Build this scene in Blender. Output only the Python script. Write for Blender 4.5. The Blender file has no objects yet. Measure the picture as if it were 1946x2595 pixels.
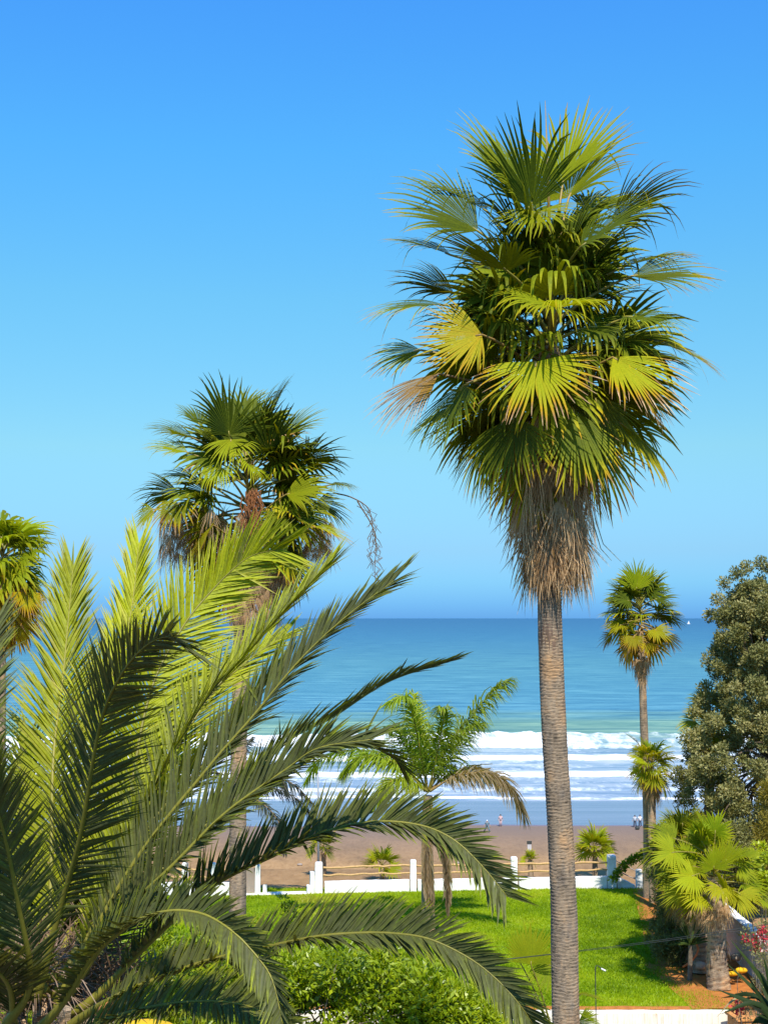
import bpy, math, random
import numpy as np
from mathutils import Vector
R = math.radians
random.seed(7)
rng = np.random.default_rng(7)
C = bpy.context.scene.collection
scn = bpy.context.scene

# ------------------------------------------------------------------ camera
CZ = 13.0                       # the camera stands 13 m above the garden
F = 3600.0                      # focal length in pixels of the 1946 x 2595 photo
PT = math.atan(268.5 / F)
cam_d = bpy.data.cameras.new('camera')
cam = bpy.data.objects.new('camera', cam_d); C.objects.link(cam)
cam.location = (0, 0, CZ)
cam.rotation_euler = (math.pi / 2 + PT, 0, 0)
cam_d.sensor_fit = 'VERTICAL'; cam_d.sensor_height = 36.0
cam_d.lens = F / 2595 * 36.0
cam_d.clip_start = 0.1; cam_d.clip_end = 200000
scn.camera = cam

def P(px, py, d):
    """world point on the ray of a photo pixel at distance d along +Y"""
    xc = (px - 973) / F; yc = -(py - 1297.5) / F
    v = Vector((xc, math.cos(PT) - yc * math.sin(PT), math.sin(PT) + yc * math.cos(PT)))
    v *= d / v.y
    return Vector((v.x, v.y, v.z + CZ))

# ------------------------------------------------------------------ sky, sun
SUN_EL, SUN_AZ = R(53), R(171)          # azimuth clockwise from +Y (view direction)
w = bpy.data.worlds.new('World'); scn.world = w; w.use_nodes = True
nt = w.node_tree; nt.nodes.clear()
out = nt.nodes.new('ShaderNodeOutputWorld'); bg = nt.nodes.new('ShaderNodeBackground')
sky = nt.nodes.new('ShaderNodeTexSky'); sky.sky_type = 'NISHITA'; sky.sun_disc = False
sky.sun_elevation = SUN_EL; sky.sun_rotation = SUN_AZ
sky.air_density = 1.0; sky.dust_density = 0.4; sky.ozone_density = 3.0
tc = nt.nodes.new('ShaderNodeTexCoord'); sp = nt.nodes.new('ShaderNodeSeparateXYZ')
rp = nt.nodes.new('ShaderNodeValToRGB'); mx = nt.nodes.new('ShaderNodeMix')
mx.data_type = 'RGBA'; mx.blend_type = 'MULTIPLY'; mx.inputs[0].default_value = 1
nt.links.new(tc.outputs['Generated'], sp.inputs[0])
mp = nt.nodes.new('ShaderNodeMath'); mp.operation = 'MULTIPLY'; mp.inputs[1].default_value = 2.0
nt.links.new(sp.outputs['Z'], mp.inputs[0]); nt.links.new(mp.outputs[0], rp.inputs[0])
SKYT = [(0.0, (0.145, 0.42, 1.08)), (0.018, (0.165, 0.46, 1.06)), (0.05, (0.22, 0.52, 0.96)), (0.095, (0.30, 0.54, 0.84)), (0.236, (0.46, 0.75, 0.78)),
        (0.442, (0.44, 0.92, 0.98)), (0.637, (0.36, 1.02, 1.29)), (0.81, (0.33, 1.0, 1.52)), (1.0, (0.33, 0.97, 1.6))]
while len(rp.color_ramp.elements) < len(SKYT): rp.color_ramp.elements.new(0.5)
for e, (p, c) in zip(rp.color_ramp.elements, SKYT): e.position = p; e.color = (*c, 1)
nt.links.new(sky.outputs[0], mx.inputs[6]); nt.links.new(rp.outputs[0], mx.inputs[7])
nt.links.new(mx.outputs[2], bg.inputs[0]); bg.inputs[1].default_value = 0.12
nt.links.new(bg.outputs[0], out.inputs[0])
sd = bpy.data.lights.new('sun', 'SUN'); sun = bpy.data.objects.new('sun', sd); C.objects.link(sun)
sd.energy = 4.6; sd.angle = R(0.5); sd.color = (1.0, 0.94, 0.84)
sdir = Vector((math.sin(SUN_AZ) * math.cos(SUN_EL), math.cos(SUN_AZ) * math.cos(SUN_EL), math.sin(SUN_EL)))
sun.rotation_euler = sdir.to_track_quat('Z', 'Y').to_euler(); sun.location = (0, 0, 60)
vs = scn.view_settings
vs.view_transform = 'Standard'; vs.look = 'None'; vs.exposure = 0.5; vs.gamma = 1; vs.use_curve_mapping = False
scn.cycles.use_denoising = True
scn.cycles.max_bounces = 8; scn.cycles.transparent_max_bounces = 8

# ------------------------------------------------------------------ helpers
def tag(o, label=None, cat=None, group=None, kind=None):
    if label: o['label'] = label
    if cat: o['category'] = cat
    if group: o['group'] = group
    if kind: o['kind'] = kind
    return o

def empty(name, loc, label=None, cat=None, group=None):
    o = bpy.data.objects.new(name, None); C.objects.link(o); o.location = loc
    o.empty_display_size = 0.2
    return tag(o, label, cat, group)

def mk(name, V, Fc, mat, parent=None, attrs=None, smooth=False, loc=None, matidx=None):
    """one mesh object; V world coordinates; origin moved to loc (or to the first parent's place)"""
    V = np.asarray(V, dtype=np.float64)
    if loc is None:
        loc = Vector(V.mean(axis=0)) if len(V) else Vector((0, 0, 0))
    loc = Vector(loc)
    V = V - np.array(loc)
    me = bpy.data.meshes.new(name)
    if isinstance(Fc, np.ndarray):
        nf, k = Fc.shape
        me.vertices.add(len(V)); me.vertices.foreach_set('co', V.ravel())
        me.loops.add(nf * k); me.loops.foreach_set('vertex_index', Fc.ravel().astype(np.int32))
        me.polygons.add(nf)
        me.polygons.foreach_set('loop_start', np.arange(0, nf * k, k, dtype=np.int32))
        me.polygons.foreach_set('loop_total', np.full(nf, k, dtype=np.int32))
        me.update(calc_edges=True)
    else:
        me.from_pydata([tuple(v) for v in V], [], Fc)
    for k_, a in (attrs or {}).items():
        at = me.attributes.new(k_, 'FLOAT', 'POINT'); at.data.foreach_set('value', np.asarray(a, dtype=np.float32))
    if smooth:
        me.polygons.foreach_set('use_smooth', np.ones(len(me.polygons), dtype=bool))
    for m in (mat if isinstance(mat, (list, tuple)) else [mat]): me.materials.append(m)
    if matidx is not None: me.polygons.foreach_set('material_index', np.asarray(matidx, dtype=np.int32))
    me.validate(verbose=False); me.update()
    o = bpy.data.objects.new(name, me); C.objects.link(o)
    if parent is not None:
        o.parent = parent
        pl = Vector((0, 0, 0)); q = parent
        while q is not None: pl = pl + q.location; q = q.parent
        o.location = loc - pl
    else:
        o.location = loc
    return o

def grid_faces(nr, nc, wrap=False):
    r = np.arange(nr - 1)[:, None]; c = np.arange(nc if wrap else nc - 1)[None, :]
    a = r * nc + c; b = r * nc + (c + 1) % nc
    return np.stack([a, b, b + nc, a + nc], -1).reshape(-1, 4)

def vnoise(x, y, seed=0):
    x = np.asarray(x, float); y = np.asarray(y, float)
    g = np.random.default_rng(seed).random((256, 256))
    xi = np.floor(x).astype(int); yi = np.floor(y).astype(int); fx = x - xi; fy = y - yi
    fx = fx * fx * (3 - 2 * fx); fy = fy * fy * (3 - 2 * fy)
    a = g[xi % 256, yi % 256]; b = g[(xi + 1) % 256, yi % 256]; c = g[xi % 256, (yi + 1) % 256]; d = g[(xi + 1) % 256, (yi + 1) % 256]
    return (a * (1 - fx) + b * fx) * (1 - fy) + (c * (1 - fx) + d * fx) * fy

def fbm(x, y, seed=0, o=4):
    s = 0; a = 0.5
    for k in range(o): s = s + a * vnoise(x * 2 ** k, y * 2 ** k, seed + k); a *= 0.5
    return s

def catmull(pts, n):
    pts = [Vector(p) for p in pts]
    p = [pts[0] * 2 - pts[1]] + pts + [pts[-1] * 2 - pts[-2]]
    segs = len(pts) - 1; o = []
    dense = []
    for i in range(segs):
        for k in range(12):
            t = k / 12
            a, b, c, d = p[i], p[i + 1], p[i + 2], p[i + 3]
            dense.append(0.5 * ((2 * b) + (c - a) * t + (2 * a - 5 * b + 4 * c - d) * t * t + (3 * b - a - 3 * c + d) * t ** 3))
    dense.append(pts[-1])
    D = np.array([tuple(v) for v in dense])
    L = np.concatenate([[0], np.cumsum(np.linalg.norm(np.diff(D, axis=0), axis=1))])
    q = np.linspace(0, L[-1], n)
    return np.stack([np.interp(q, L, D[:, k]) for k in range(3)], 1), L[-1]

def tube_arr(pts, rad, ns=6, cap=True):
    pts = np.asarray([tuple(p) for p in pts], float); n = len(pts)
    rad = np.broadcast_to(np.asarray(rad, float), (n,))
    T = np.gradient(pts, axis=0); T /= np.linalg.norm(T, axis=1)[:, None] + 1e-9
    ref = np.array([0, 0, 1.0]) if abs(T[0, 2]) < 0.8 else np.array([1.0, 0, 0])
    A = np.cross(T, ref); A /= np.linalg.norm(A, axis=1)[:, None] + 1e-9
    B = np.cross(T, A)
    th = np.linspace(0, 2 * np.pi, ns, endpoint=False)
    V = pts[:, None, :] + rad[:, None, None] * (A[:, None, :] * np.cos(th)[None, :, None] + B[:, None, :] * np.sin(th)[None, :, None])
    Fc = [tuple(f) for f in grid_faces(n, ns, True)]
    if cap: Fc += [tuple(range(ns))[::-1], tuple((n - 1) * ns + k for k in range(ns))]
    return V.reshape(-1, 3), Fc

class MB:
    def __init__(s): s.V = []; s.F = []; s.a = []
    def add(s, V, Fc, a=0.0):
        o = sum(len(v) for v in s.V); V = np.asarray(V, float)
        s.V.append(V); s.F += [tuple(int(i) + o for i in f) for f in Fc]
        s.a.append(np.broadcast_to(np.asarray(a, float), (len(V),)))
        return s
    def tube(s, pts, rad, ns=6): return s.add(*tube_arr(pts, rad, ns))
    def box(s, c, h, rz=0, jit=0):
        V = []
        for z in (-1, 1):
            for x, y in ((-1, -1), (1, -1), (1, 1), (-1, 1)):
                X = x * h[0]; Y = y * h[1]
                V.append((c[0] + X * math.cos(rz) - Y * math.sin(rz) + random.uniform(-jit, jit), c[1] + X * math.sin(rz) + Y * math.cos(rz) + random.uniform(-jit, jit), c[2] + z * h[2] + random.uniform(-jit, jit)))
        return s.add(V, [(3, 2, 1, 0), (4, 5, 6, 7), (0, 1, 5, 4), (1, 2, 6, 5), (2, 3, 7, 6), (3, 0, 4, 7)])
    def build(s, name, mat, parent=None, smooth=False, loc=None):
        return mk(name, np.concatenate(s.V), s.F, mat, parent, {'dry': np.concatenate(s.a)}, smooth, loc)

def blob(c, r, seed=0, n=10, amp=0.25, sq=1.0):
    """an uneven boulder / mass"""
    th = np.linspace(0, np.pi, n)[:, None]; ph = np.linspace(0, 2 * np.pi, n + 4, endpoint=False)[None, :]
    X = np.sin(th) * np.cos(ph); Y = np.sin(th) * np.sin(ph); Z = np.cos(th) * np.ones_like(ph)
    k = 1 + amp * (fbm(X * 1.5 + 7 + seed * 3.1, Y * 1.5 + Z * 1.7 + 9, seed % 50, 3) - 0.45) * 2
    V = np.stack([c[0] + r[0] * X * k, c[1] + r[1] * Y * k, c[2] + r[2] * Z * k * sq], -1).reshape(-1, 3)
    return V, [tuple(f) for f in grid_faces(n, n + 4, True)]

# ------------------------------------------------------------------ materials
def M(name, col=(0.5, 0.5, 0.5), rough=0.8, spec=0.3):
    m = bpy.data.materials.new(name); m.use_nodes = True
    b = m.node_tree.nodes['Principled BSDF']
    b.inputs['Base Color'].default_value = (*col, 1); b.inputs['Roughness'].default_value = rough
    b.inputs['Specular IOR Level'].default_value = spec
    return m, m.node_tree, b

def N(t, kind, **kw):
    n = t.nodes.new(kind)
    for k, v in kw.items(): setattr(n, k, v)
    return n

def coords(t, scale=(1, 1, 1), kind='Object'):
    tcx = N(t, 'ShaderNodeTexCoord') if kind != 'Position' else N(t, 'ShaderNodeNewGeometry')
    mpn = N(t, 'ShaderNodeMapping'); mpn.inputs['Scale'].default_value = scale
    t.links.new(tcx.outputs[kind], mpn.inputs[0]); return mpn.outputs[0]

def noise(t, vec, scale, detail=4, rough=0.55):
    n = N(t, 'ShaderNodeTexNoise'); n.inputs['Scale'].default_value = scale
    n.inputs['Detail'].default_value = detail; n.inputs['Roughness'].default_value = rough
    t.links.new(vec, n.inputs['Vector']); return n.outputs['Fac']

def ramp(t, fac, stops):
    r = N(t, 'ShaderNodeValToRGB')
    while len(r.color_ramp.elements) < len(stops): r.color_ramp.elements.new(0.5)
    for e, (p, c) in zip(r.color_ramp.elements, stops):
        e.position = p; e.color = (*c, 1) if len(c) == 3 else c
    t.links.new(fac, r.inputs[0]); return r.outputs[0]

def mixc(t, fac, a, b, mode='MIX'):
    n = N(t, 'ShaderNodeMix', data_type='RGBA', blend_type=mode)
    for i, v in ((0, fac), (6, a), (7, b)):
        if hasattr(v, 'links'): t.links.new(v, n.inputs[i])
        else: n.inputs[i].default_value = v if i == 0 else (*v, 1)
    return n.outputs[2]

def math_(t, op, a, b=None, c=None, clamp=False):
    n = N(t, 'ShaderNodeMath', operation=op, use_clamp=clamp)
    for i, v in enumerate((a, b, c)):
        if v is None: continue
        if hasattr(v, 'links'): t.links.new(v, n.inputs[i])
        else: n.inputs[i].default_value = v
    return n.outputs[0]

def bump(t, b, h, strength=0.4, dist=0.02):
    n = N(t, 'ShaderNodeBump'); n.inputs['Strength'].default_value = strength; n.inputs['Distance'].default_value = dist
    t.links.new(h, n.inputs['Height']); t.links.new(n.outputs[0], b.inputs['Normal'])

def attr(t, name):
    n = N(t, 'ShaderNodeAttribute'); n.attribute_name = name; return n.outputs['Fac']

def grained(name, c1, c2, scale=4, rough=0.85, stretch=(1, 1, 1), bmp=0.3, dist=0.01, spec=0.25, kind='Object'):
    m, t, b = M(name, c1, rough, spec)
    f = noise(t, coords(t, stretch, kind), scale, 6, 0.6)
    t.links.new(ramp(t, f, [(0.3, c1), (0.7, c2)]), b.inputs['Base Color'])
    bump(t, b, f, bmp, dist); return m

def leafmat(name, stops, trans=0.35, rough=0.5, spec=0.35, var=0.25, tcol=1.6, nscale=30.0):
    """stops over the 'dry' attribute; per object brightness variation; thin-leaf translucency"""
    m, t, b = M(name, stops[0][1], rough, spec)
    d = attr(t, 'dry')
    oi = N(t, 'ShaderNodeObjectInfo').outputs['Random']
    nz = noise(t, coords(t, (1, 1, 1)), nscale, 2)
    d2 = math_(t, 'ADD', d, math_(t, 'MULTIPLY_ADD', nz, 0.14, -0.07), clamp=True)
    c = ramp(t, d2, stops)
    k = math_(t, 'MULTIPLY_ADD', oi, 2 * var, 1 - var)
    k = math_(t, 'MULTIPLY', k, math_(t, 'MULTIPLY_ADD', nz, 0.5, 0.75))
    g = N(t, 'ShaderNodeCombineColor')
    for i in range(3): t.links.new(k, g.inputs[i])
    c = mixc(t, 1.0, c, g.outputs[0], 'MULTIPLY')
    t.links.new(c, b.inputs['Base Color'])
    tr = N(t, 'ShaderNodeBsdfTranslucent'); ms = N(t, 'ShaderNodeMixShader'); ms.inputs[0].default_value = trans
    t.links.new(mixc(t, 1.0, c, (tcol * 1.15, tcol, tcol * 0.3), 'MULTIPLY'), tr.inputs[0])
    t.links.new(b.outputs[0], ms.inputs[1]); t.links.new(tr.outputs[0], ms.inputs[2])
    t.links.new(ms.outputs[0], t.nodes['Material Output'].inputs[0])
    return m

DRYR = [(0.0, (0.058, 0.082, 0.004)), (0.28, (0.15, 0.175, 0.005)), (0.5, (0.33, 0.29, 0.006)), (0.66, (0.42, 0.24, 0.008)),
        (0.82, (0.27, 0.155, 0.07)), (1.0, (0.62, 0.43, 0.23))]
m_fan = leafmat('fan_leaf', DRYR, 0.19, 0.6, 0.12, 0.3)
m_lime = leafmat('lime_fan_leaf', [(0.0, (0.16, 0.23, 0.006)), (0.28, (0.27, 0.30, 0.006))] + DRYR[2:], 0.36, 0.6, 0.12)
m_frond = leafmat('date_frond', [(0.0, (0.085, 0.092, 0.032)), (0.13, (0.11, 0.125, 0.024)), (0.3, (0.31, 0.34, 0.004)), (0.8, (0.42, 0.28, 0.12)), (1.0, (0.30, 0.2, 0.12))], 0.22, 0.55, 0.22, 0.2, 1.6)
m_queen = leafmat('feather_frond', [(0.0, (0.15, 0.24, 0.012)), (0.3, (0.32, 0.38, 0.015)), (0.6, (0.34, 0.27, 0.12)), (1.0, (0.30, 0.22, 0.15))], 0.4)
m_shaded_frond = leafmat('shaded_feather_frond', [(0.0, (0.03, 0.045, 0.03)), (1.0, (0.16, 0.12, 0.09))], 0.15)  # feather frond in shade, the shade painted into its dark bluish colour
m_petiole = leafmat('leaf_stalk', [(0.0, (0.20, 0.19, 0.02)), (0.5, (0.34, 0.22, 0.06)), (1.0, (0.14, 0.085, 0.055))], 0.0, 0.5, 0.4, 0.2)
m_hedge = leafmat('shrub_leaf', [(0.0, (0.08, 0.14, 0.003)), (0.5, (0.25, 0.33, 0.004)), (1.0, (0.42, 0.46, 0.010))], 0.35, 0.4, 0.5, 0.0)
m_olive = leafmat('grey_green_leaf', [(0.0, (0.09, 0.10, 0.025)), (0.5, (0.21, 0.205, 0.06)), (1.0, (0.40, 0.35, 0.14))], 0.2, 0.6, 0.3, 0.0)
m_bamboo = leafmat('yellow_green_leaf', [(0.0, (0.13, 0.12, 0.012)), (1.0, (0.34, 0.26, 0.03))], 0.3, 0.6, 0.3, 0.0)
m_flower = leafmat('red_petal', [(0.0, (0.45, 0.012, 0.03)), (1.0, (0.75, 0.07, 0.09))], 0.3, 0.6, 0.2, 0.1, 1.0)
m_paleflower = leafmat('pale_petal', [(0.0, (0.7, 0.5, 0.42)), (1.0, (0.8, 0.68, 0.6))], 0.3, 0.6, 0.2, 0.1, 1.0)
m_strap = leafmat('strap_leaf', [(0.0, (0.015, 0.03, 0.008)), (0.6, (0.06, 0.09, 0.015)), (1.0, (0.35, 0.26, 0.13))], 0.12, 0.6, 0.15, 0.2)
m_spathe = grained('fruit_stalks', (0.36, 0.13, 0.035), (0.20, 0.09, 0.04), 30, 0.8)
m_bark = grained('bark', (0.10, 0.075, 0.05), (0.22, 0.17, 0.12), 8, 0.9)
m_stone = grained('pale_stone', (0.48, 0.38, 0.27), (0.30, 0.24, 0.18), 7, 0.9)
m_metal = grained('grey_painted_metal', (0.22, 0.24, 0.26), (0.3, 0.31, 0.32), 5, 0.5)
m_dark = grained('dark_metal', (0.035, 0.04, 0.035), (0.05, 0.055, 0.05), 5, 0.5)
m_wood = grained('peeled_pole', (0.62, 0.40, 0.17), (0.42, 0.25, 0.10), 6, 0.7, (6, 1, 1))
m_greywood = grained('weathered_boards', (0.24, 0.19, 0.15), (0.36, 0.30, 0.25), 6, 0.8, (1, 1, 0.1))
m_soil = grained('orange_soil', (0.50, 0.19, 0.05), (0.34, 0.12, 0.03), 5, 0.95, (1, 1, 1), 0.6, 0.03, 0.1)
m_terra = grained('terracotta', (0.55, 0.22, 0.06), (0.62, 0.30, 0.10), 8, 0.8)
m_yellow = grained('yellow_canvas', (0.74, 0.46, 0.01), (0.66, 0.36, 0.01), 5, 0.8)
m_orange = grained('orange_rubber', (0.60, 0.14, 0.04), (0.7, 0.2, 0.06), 5, 0.6)

# whitewash: rough plaster, dirt near the foot
m_white, t, b = M('whitewashed_plaster', (0.8, 0.8, 0.78), 0.9, 0.2)
f = noise(t, coords(t), 3.0, 6)
dz = noise(t, coords(t, (5, 5, 1)), 2.0, 6, 0.75)
t.links.new(mixc(t, ramp(t, dz, [(0.60, (0, 0, 0)), (0.74, (.7, .7, .7))]), ramp(t, f, [(0.3, (0.66, 0.64, 0.59)), (0.55, (0.82, 0.81, 0.78))]), (0.42, 0.38, 0.31)), b.inputs['Base Color'])
bump(t, b, f, 0.4, 0.03)
m_sidewall = grained('side_wall_plaster', (0.66, 0.67, 0.68), (0.78, 0.77, 0.74), 2, 0.9, (1, 1, 0.4), 0.4, 0.03)
# stained retaining wall: rusty runs
m_stain, t, b = M('stained_whitewash', (0.8, 0.75, 0.65), 0.9, 0.2)
f1 = noise(t, coords(t, (9, 9, 0.5)), 2.0, 5, 0.7); f2 = noise(t, coords(t), 0.9, 3)
fs = math_(t, 'MULTIPLY', ramp(t, f1, [(0.48, (0, 0, 0)), (0.72, (1, 1, 1))]), ramp(t, f2, [(0.35, (0.15, 0.15, 0.15)), (0.65, (1, 1, 1))]))
t.links.new(mixc(t, fs, (0.80, 0.75, 0.62), (0.52, 0.30, 0.13)), b.inputs['Base Color'])
bump(t, b, f1, 0.2, 0.02)

# ringed trunk of the tall fan palm: 'dry' attribute = groove depth
def trunkmat(name, ca, cb, crack):
    m, t, b = M(name, ca, 0.92, 0.15)
    g = attr(t, 'dry')
    f = noise(t, coords(t, (1, 1, 0.35)), 5.0, 7, 0.7)
    f2 = noise(t, coords(t, (4, 4, 22)), 2.2, 5, 0.65)
    c = ramp(t, f, [(0.3, ca), (0.5, tuple(x * 0.85 for x in cb)), (0.72, cb)])
    f3 = noise(t, coords(t, (1, 1, 0.8)), 1.7, 5, 0.7)
    c = mixc(t, 1.0, c, ramp(t, f3, [(0.34, (0.5, 0.52, 0.55)), (0.5, (1, 1, 1)), (0.64, (1.35, 1.12, 0.88))]), 'MULTIPLY')
    c = mixc(t, ramp(t, f2, [(0.32, (1, 1, 1)), (0.44, (0, 0, 0))]), c, crack)
    c = mixc(t, g, c, crack)
    t.links.new(c, b.inputs['Base Color']); bump(t, b, f2, 0.7, 0.03)
    return m
m_trunk = trunkmat('ringed_palm_trunk', (0.20, 0.165, 0.13), (0.40, 0.29, 0.185), (0.055, 0.042, 0.03))
m_boots = trunkmat('rough_leaf_bases', (0.25, 0.18, 0.12), (0.42, 0.31, 0.2), (0.05, 0.035, 0.025))

# ------------------------------------------------------------------ the ground, beach and sea
SEA = CZ - 30.0
def ground_z(x, y):
    y = np.asarray(y, float); x = np.asarray(x, float)
    z = np.interp(y, [-400, 44.0, 44.6, 64.5, 72, 125, 240, 300, 420], [0, 0, 0.9, 0.9, 0.5, SEA + 0.55, SEA + 0.0, SEA - 1.2, SEA - 5])
    n = (fbm(x * 0.15 + 50, y * 0.15 + 80, 3, 3) - 0.45) * np.interp(y, [45, 66, 90, 160, 200], [0.0, 0.0, 1.2, 0.5, 0.0])
    return z + n
ys = np.concatenate([np.linspace(-400, 40, 30), np.linspace(41, 130, 120), np.linspace(131, 250, 160), np.linspace(255, 430, 30)])
xs = np.concatenate([np.linspace(-1500, -62, 24), np.linspace(-60, 60, 121), np.linspace(62, 1500, 24)])
X, Y = np.meshgrid(xs, ys); Zg = ground_z(X, Y)
m_beach, t, b = M('beach_sand', (0.4, 0.27, 0.18), 0.95, 0.2)
geo = N(t, 'ShaderNodeNewGeometry'); spn = N(t, 'ShaderNodeSeparateXYZ'); t.links.new(geo.outputs['Position'], spn.inputs[0])
wob = noise(t, coords(t, (0.02, 0.05, 1), 'Position'), 1.0, 3)
yy = math_(t, 'ADD', spn.outputs['Y'], math_(t, 'MULTIPLY_ADD', wob, 10.0, -5.0))
wet = N(t, 'ShaderNodeMapRange'); wet.inputs[1].default_value = 207.5; wet.inputs[2].default_value = 209.5; t.links.new(yy, wet.inputs[0])
damp = N(t, 'ShaderNodeMapRange'); damp.inputs[1].default_value = 175; damp.inputs[2].default_value = 204; t.links.new(yy, damp.inputs[0])
fine = noise(t, coords(t, (1, 0.35, 1), 'Position'), 1.6, 8, 0.75)
foot = noise(t, coords(t, (1, 0.5, 1), 'Position'), 0.12, 4)
c = ramp(t, fine, [(0.25, (0.21, 0.12, 0.05)), (0.5, (0.335, 0.20, 0.088)), (0.8, (0.43, 0.27, 0.13))])
c = mixc(t, 1.0, c, ramp(t, foot, [(0.36, (0.76, 0.75, 0.75)), (0.62, (1.10, 1.07, 1.04))]), 'MULTIPLY')
c = mixc(t, damp.outputs[0], c, (0.205, 0.145, 0.11))
grn = N(t, 'ShaderNodeMapRange'); grn.inputs[1].default_value = 40; grn.inputs[2].default_value = 46; grn.inputs[3].default_value = 1; grn.inputs[4].default_value = 0
t.links.new(spn.outputs['Y'], grn.inputs[0])
c = mixc(t, grn.outputs[0], c, (0.10, 0.075, 0.045))
ruts = noise(t, coords(t, (0.03, 1.2, 1), 'Position'), 0.6, 4)
cw = ramp(t, ruts, [(0.35, (0.12, 0.09, 0.15)), (0.6, (0.19, 0.16, 0.23))])
c = mixc(t, wet.outputs[0], c, cw)
t.links.new(c, b.inputs['Base Color'])
t.links.new(math_(t, 'MULTIPLY_ADD', wet.outputs[0], -0.80, 0.95), b.inputs['Roughness'])
t.links.new(math_(t, 'MULTIPLY_ADD', wet.outputs[0], 0.8, 0.2), b.inputs['Specular IOR Level'])
bp = N(t, 'ShaderNodeBump'); bp.inputs['Distance'].default_value = 0.25
t.links.new(math_(t, 'MULTIPLY_ADD', wet.outputs[0], -0.45, 0.46), bp.inputs['Strength']); t.links.new(fine, bp.inputs['Height']); t.links.new(bp.outputs[0], b.inputs['Normal'])
V = np.stack([X, Y, Zg], -1).reshape(-1, 3)
tag(mk('beach', V, grid_faces(*X.shape), m_beach, smooth=True, loc=(0, 0, 0)), 'brown sandy beach below the garden with wet sand at the waterline', kind='structure')

# sea: one sheet, fine in the surf
ys = np.concatenate([np.arange(234, 372, 0.45), 372 + np.cumsum(np.geomspace(0.5, 12, 220)), np.geomspace(1600, 90000, 60)])
xs = np.concatenate([-np.geomspace(60000, 92, 22), np.arange(-90, 90.1, 0.6), np.geomspace(92, 60000, 22)])
X, Y = np.meshgrid(xs, ys)
near = np.clip(1 - (np.abs(X) - 200) / 200, 0, 1)
bands = [(335, 28, 2.1, 11), (305, 8, 0.7, 21), (272, 7.5, 0.6, 31), (249, 5, 0.4, 41), (238.5, 3, 0.2, 51)]   # front, width, height, seed
foam = np.zeros_like(X); H = np.zeros_like(X); cov = np.zeros_like(X)
for fr, wd, hh, sdv in bands:
    wv = (fbm(X * 0.02 + 30, X * 0 + sdv, sdv, 3) - 0.45) * (10 if wd > 5 else 5) + (fbm(X * 0.25, X * 0 + sdv, sdv + 3, 3) - .45) * 2.2
    s = (Y - (fr + wv)) / wd
    tex = fbm(X * 0.35 + sdv, Y * 0.12, sdv + 5, 4)
    strong = np.clip(0.55 + 1.3 * (fbm(X * 0.03 + 9, X * 0 + sdv * 2, sdv + 9, 2) - 0.25), 0.35, 1.2)
    body = np.where((s > 0) & (s < 1.25), 1.0 * (1 - np.clip((s - 0.7) / 0.55, 0, 1)), 0)
    foam = np.maximum(foam, np.clip(body * strong * (0.55 + 1.1 * tex), 0, 1))
    H += hh * np.where(s < 0, 0, np.exp(-((s - 0.45) / 0.5) ** 2)) * np.clip(s / 0.2, 0, 1) * (0.35 + 1.0 * fbm(X * 0.035 + 70, X * 0 + sdv, sdv + 2, 2)) * (0.75 + 0.7 * tex * (0.3 + vnoise(X * 0.4, Y * 0.2, 77)))
cov = np.clip((345 - Y) / 12, 0, 1) * 0.46 * (0.15 + 1.1 * fbm(X * 0.09 + 4, Y * 0.16, 61, 5))
foam = np.maximum(foam, cov)
swell = 0.35 * np.sin((Y + 6 * fbm(X * 0.01 + 40, Y * 0.01, 5, 2)) * 2 * np.pi / 34) * np.exp(-((Y - 420) / 130) ** 2)
H += swell + 0.25 * (fbm(X * 0.08 + 200, Y * 0.12, 15, 4) - 0.45) * np.clip((Y - 236) / 20, 0, 1) * (Y < 1500)
H = H * near
V = np.stack([X, Y, SEA + 0.02 + H], -1).reshape(-1, 3)
m_sea, t, b = M('sea_water', (0.05, 0.2, 0.35), 0.35, 0.5)
b.inputs['IOR'].default_value = 1.33
geo = N(t, 'ShaderNodeNewGeometry'); spn = N(t, 'ShaderNodeSeparateXYZ'); t.links.new(geo.outputs['Position'], spn.inputs[0])
inv = math_(t, 'DIVIDE', 30.0 * F, spn.outputs['Y'])           # falls with distance: 0 far out, about 450 at the shore
streak = noise(t, coords(t, (0.0025, 0.020, 1), 'Position'), 1.0, 6, 0.7)
streak2 = noise(t, coords(t, (0.03, 0.12, 1), 'Position'), 1.0, 6, 0.75)
invn = math_(t, 'ADD', math_(t, 'DIVIDE', inv, 460.0), math_(t, 'MULTIPLY_ADD', streak, 0.16, -0.08))
c = ramp(t, invn, [(0.0, (0.028, 0.105, 0.20)), (0.10, (0.04, 0.15, 0.235)), (0.25, (0.07, 0.215, 0.26)), (0.38, (0.07, 0.22, 0.28)), (0.50, (0.075, 0.225, 0.295)), (0.57, (0.13, 0.26, 0.20)), (0.64, (0.16, 0.29, 0.21)), (0.75, (0.27, 0.36, 0.40)), (1.0, (0.27, 0.34, 0.41))])
c = mixc(t, 1.0, c, ramp(t, streak2, [(0.34, (0.45, 0.6, 0.75)), (0.5, (1, 1, 1)), (0.66, (1.9, 1.5, 1.3))]), 'MULTIPLY')
fm = attr(t, 'dry')
ft = noise(t, coords(t, (0.45, 0.16, 1), 'Position'), 1.0, 8, 0.72)
fac = N(t, 'ShaderNodeMapRange'); fac.inputs[1].default_value = 0.60; fac.inputs[2].default_value = 0.80
t.links.new(math_(t, 'ADD', math_(t, 'MULTIPLY', fm, 0.62), math_(t, 'MULTIPLY', ft, 0.75)), fac.inputs[0])
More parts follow.
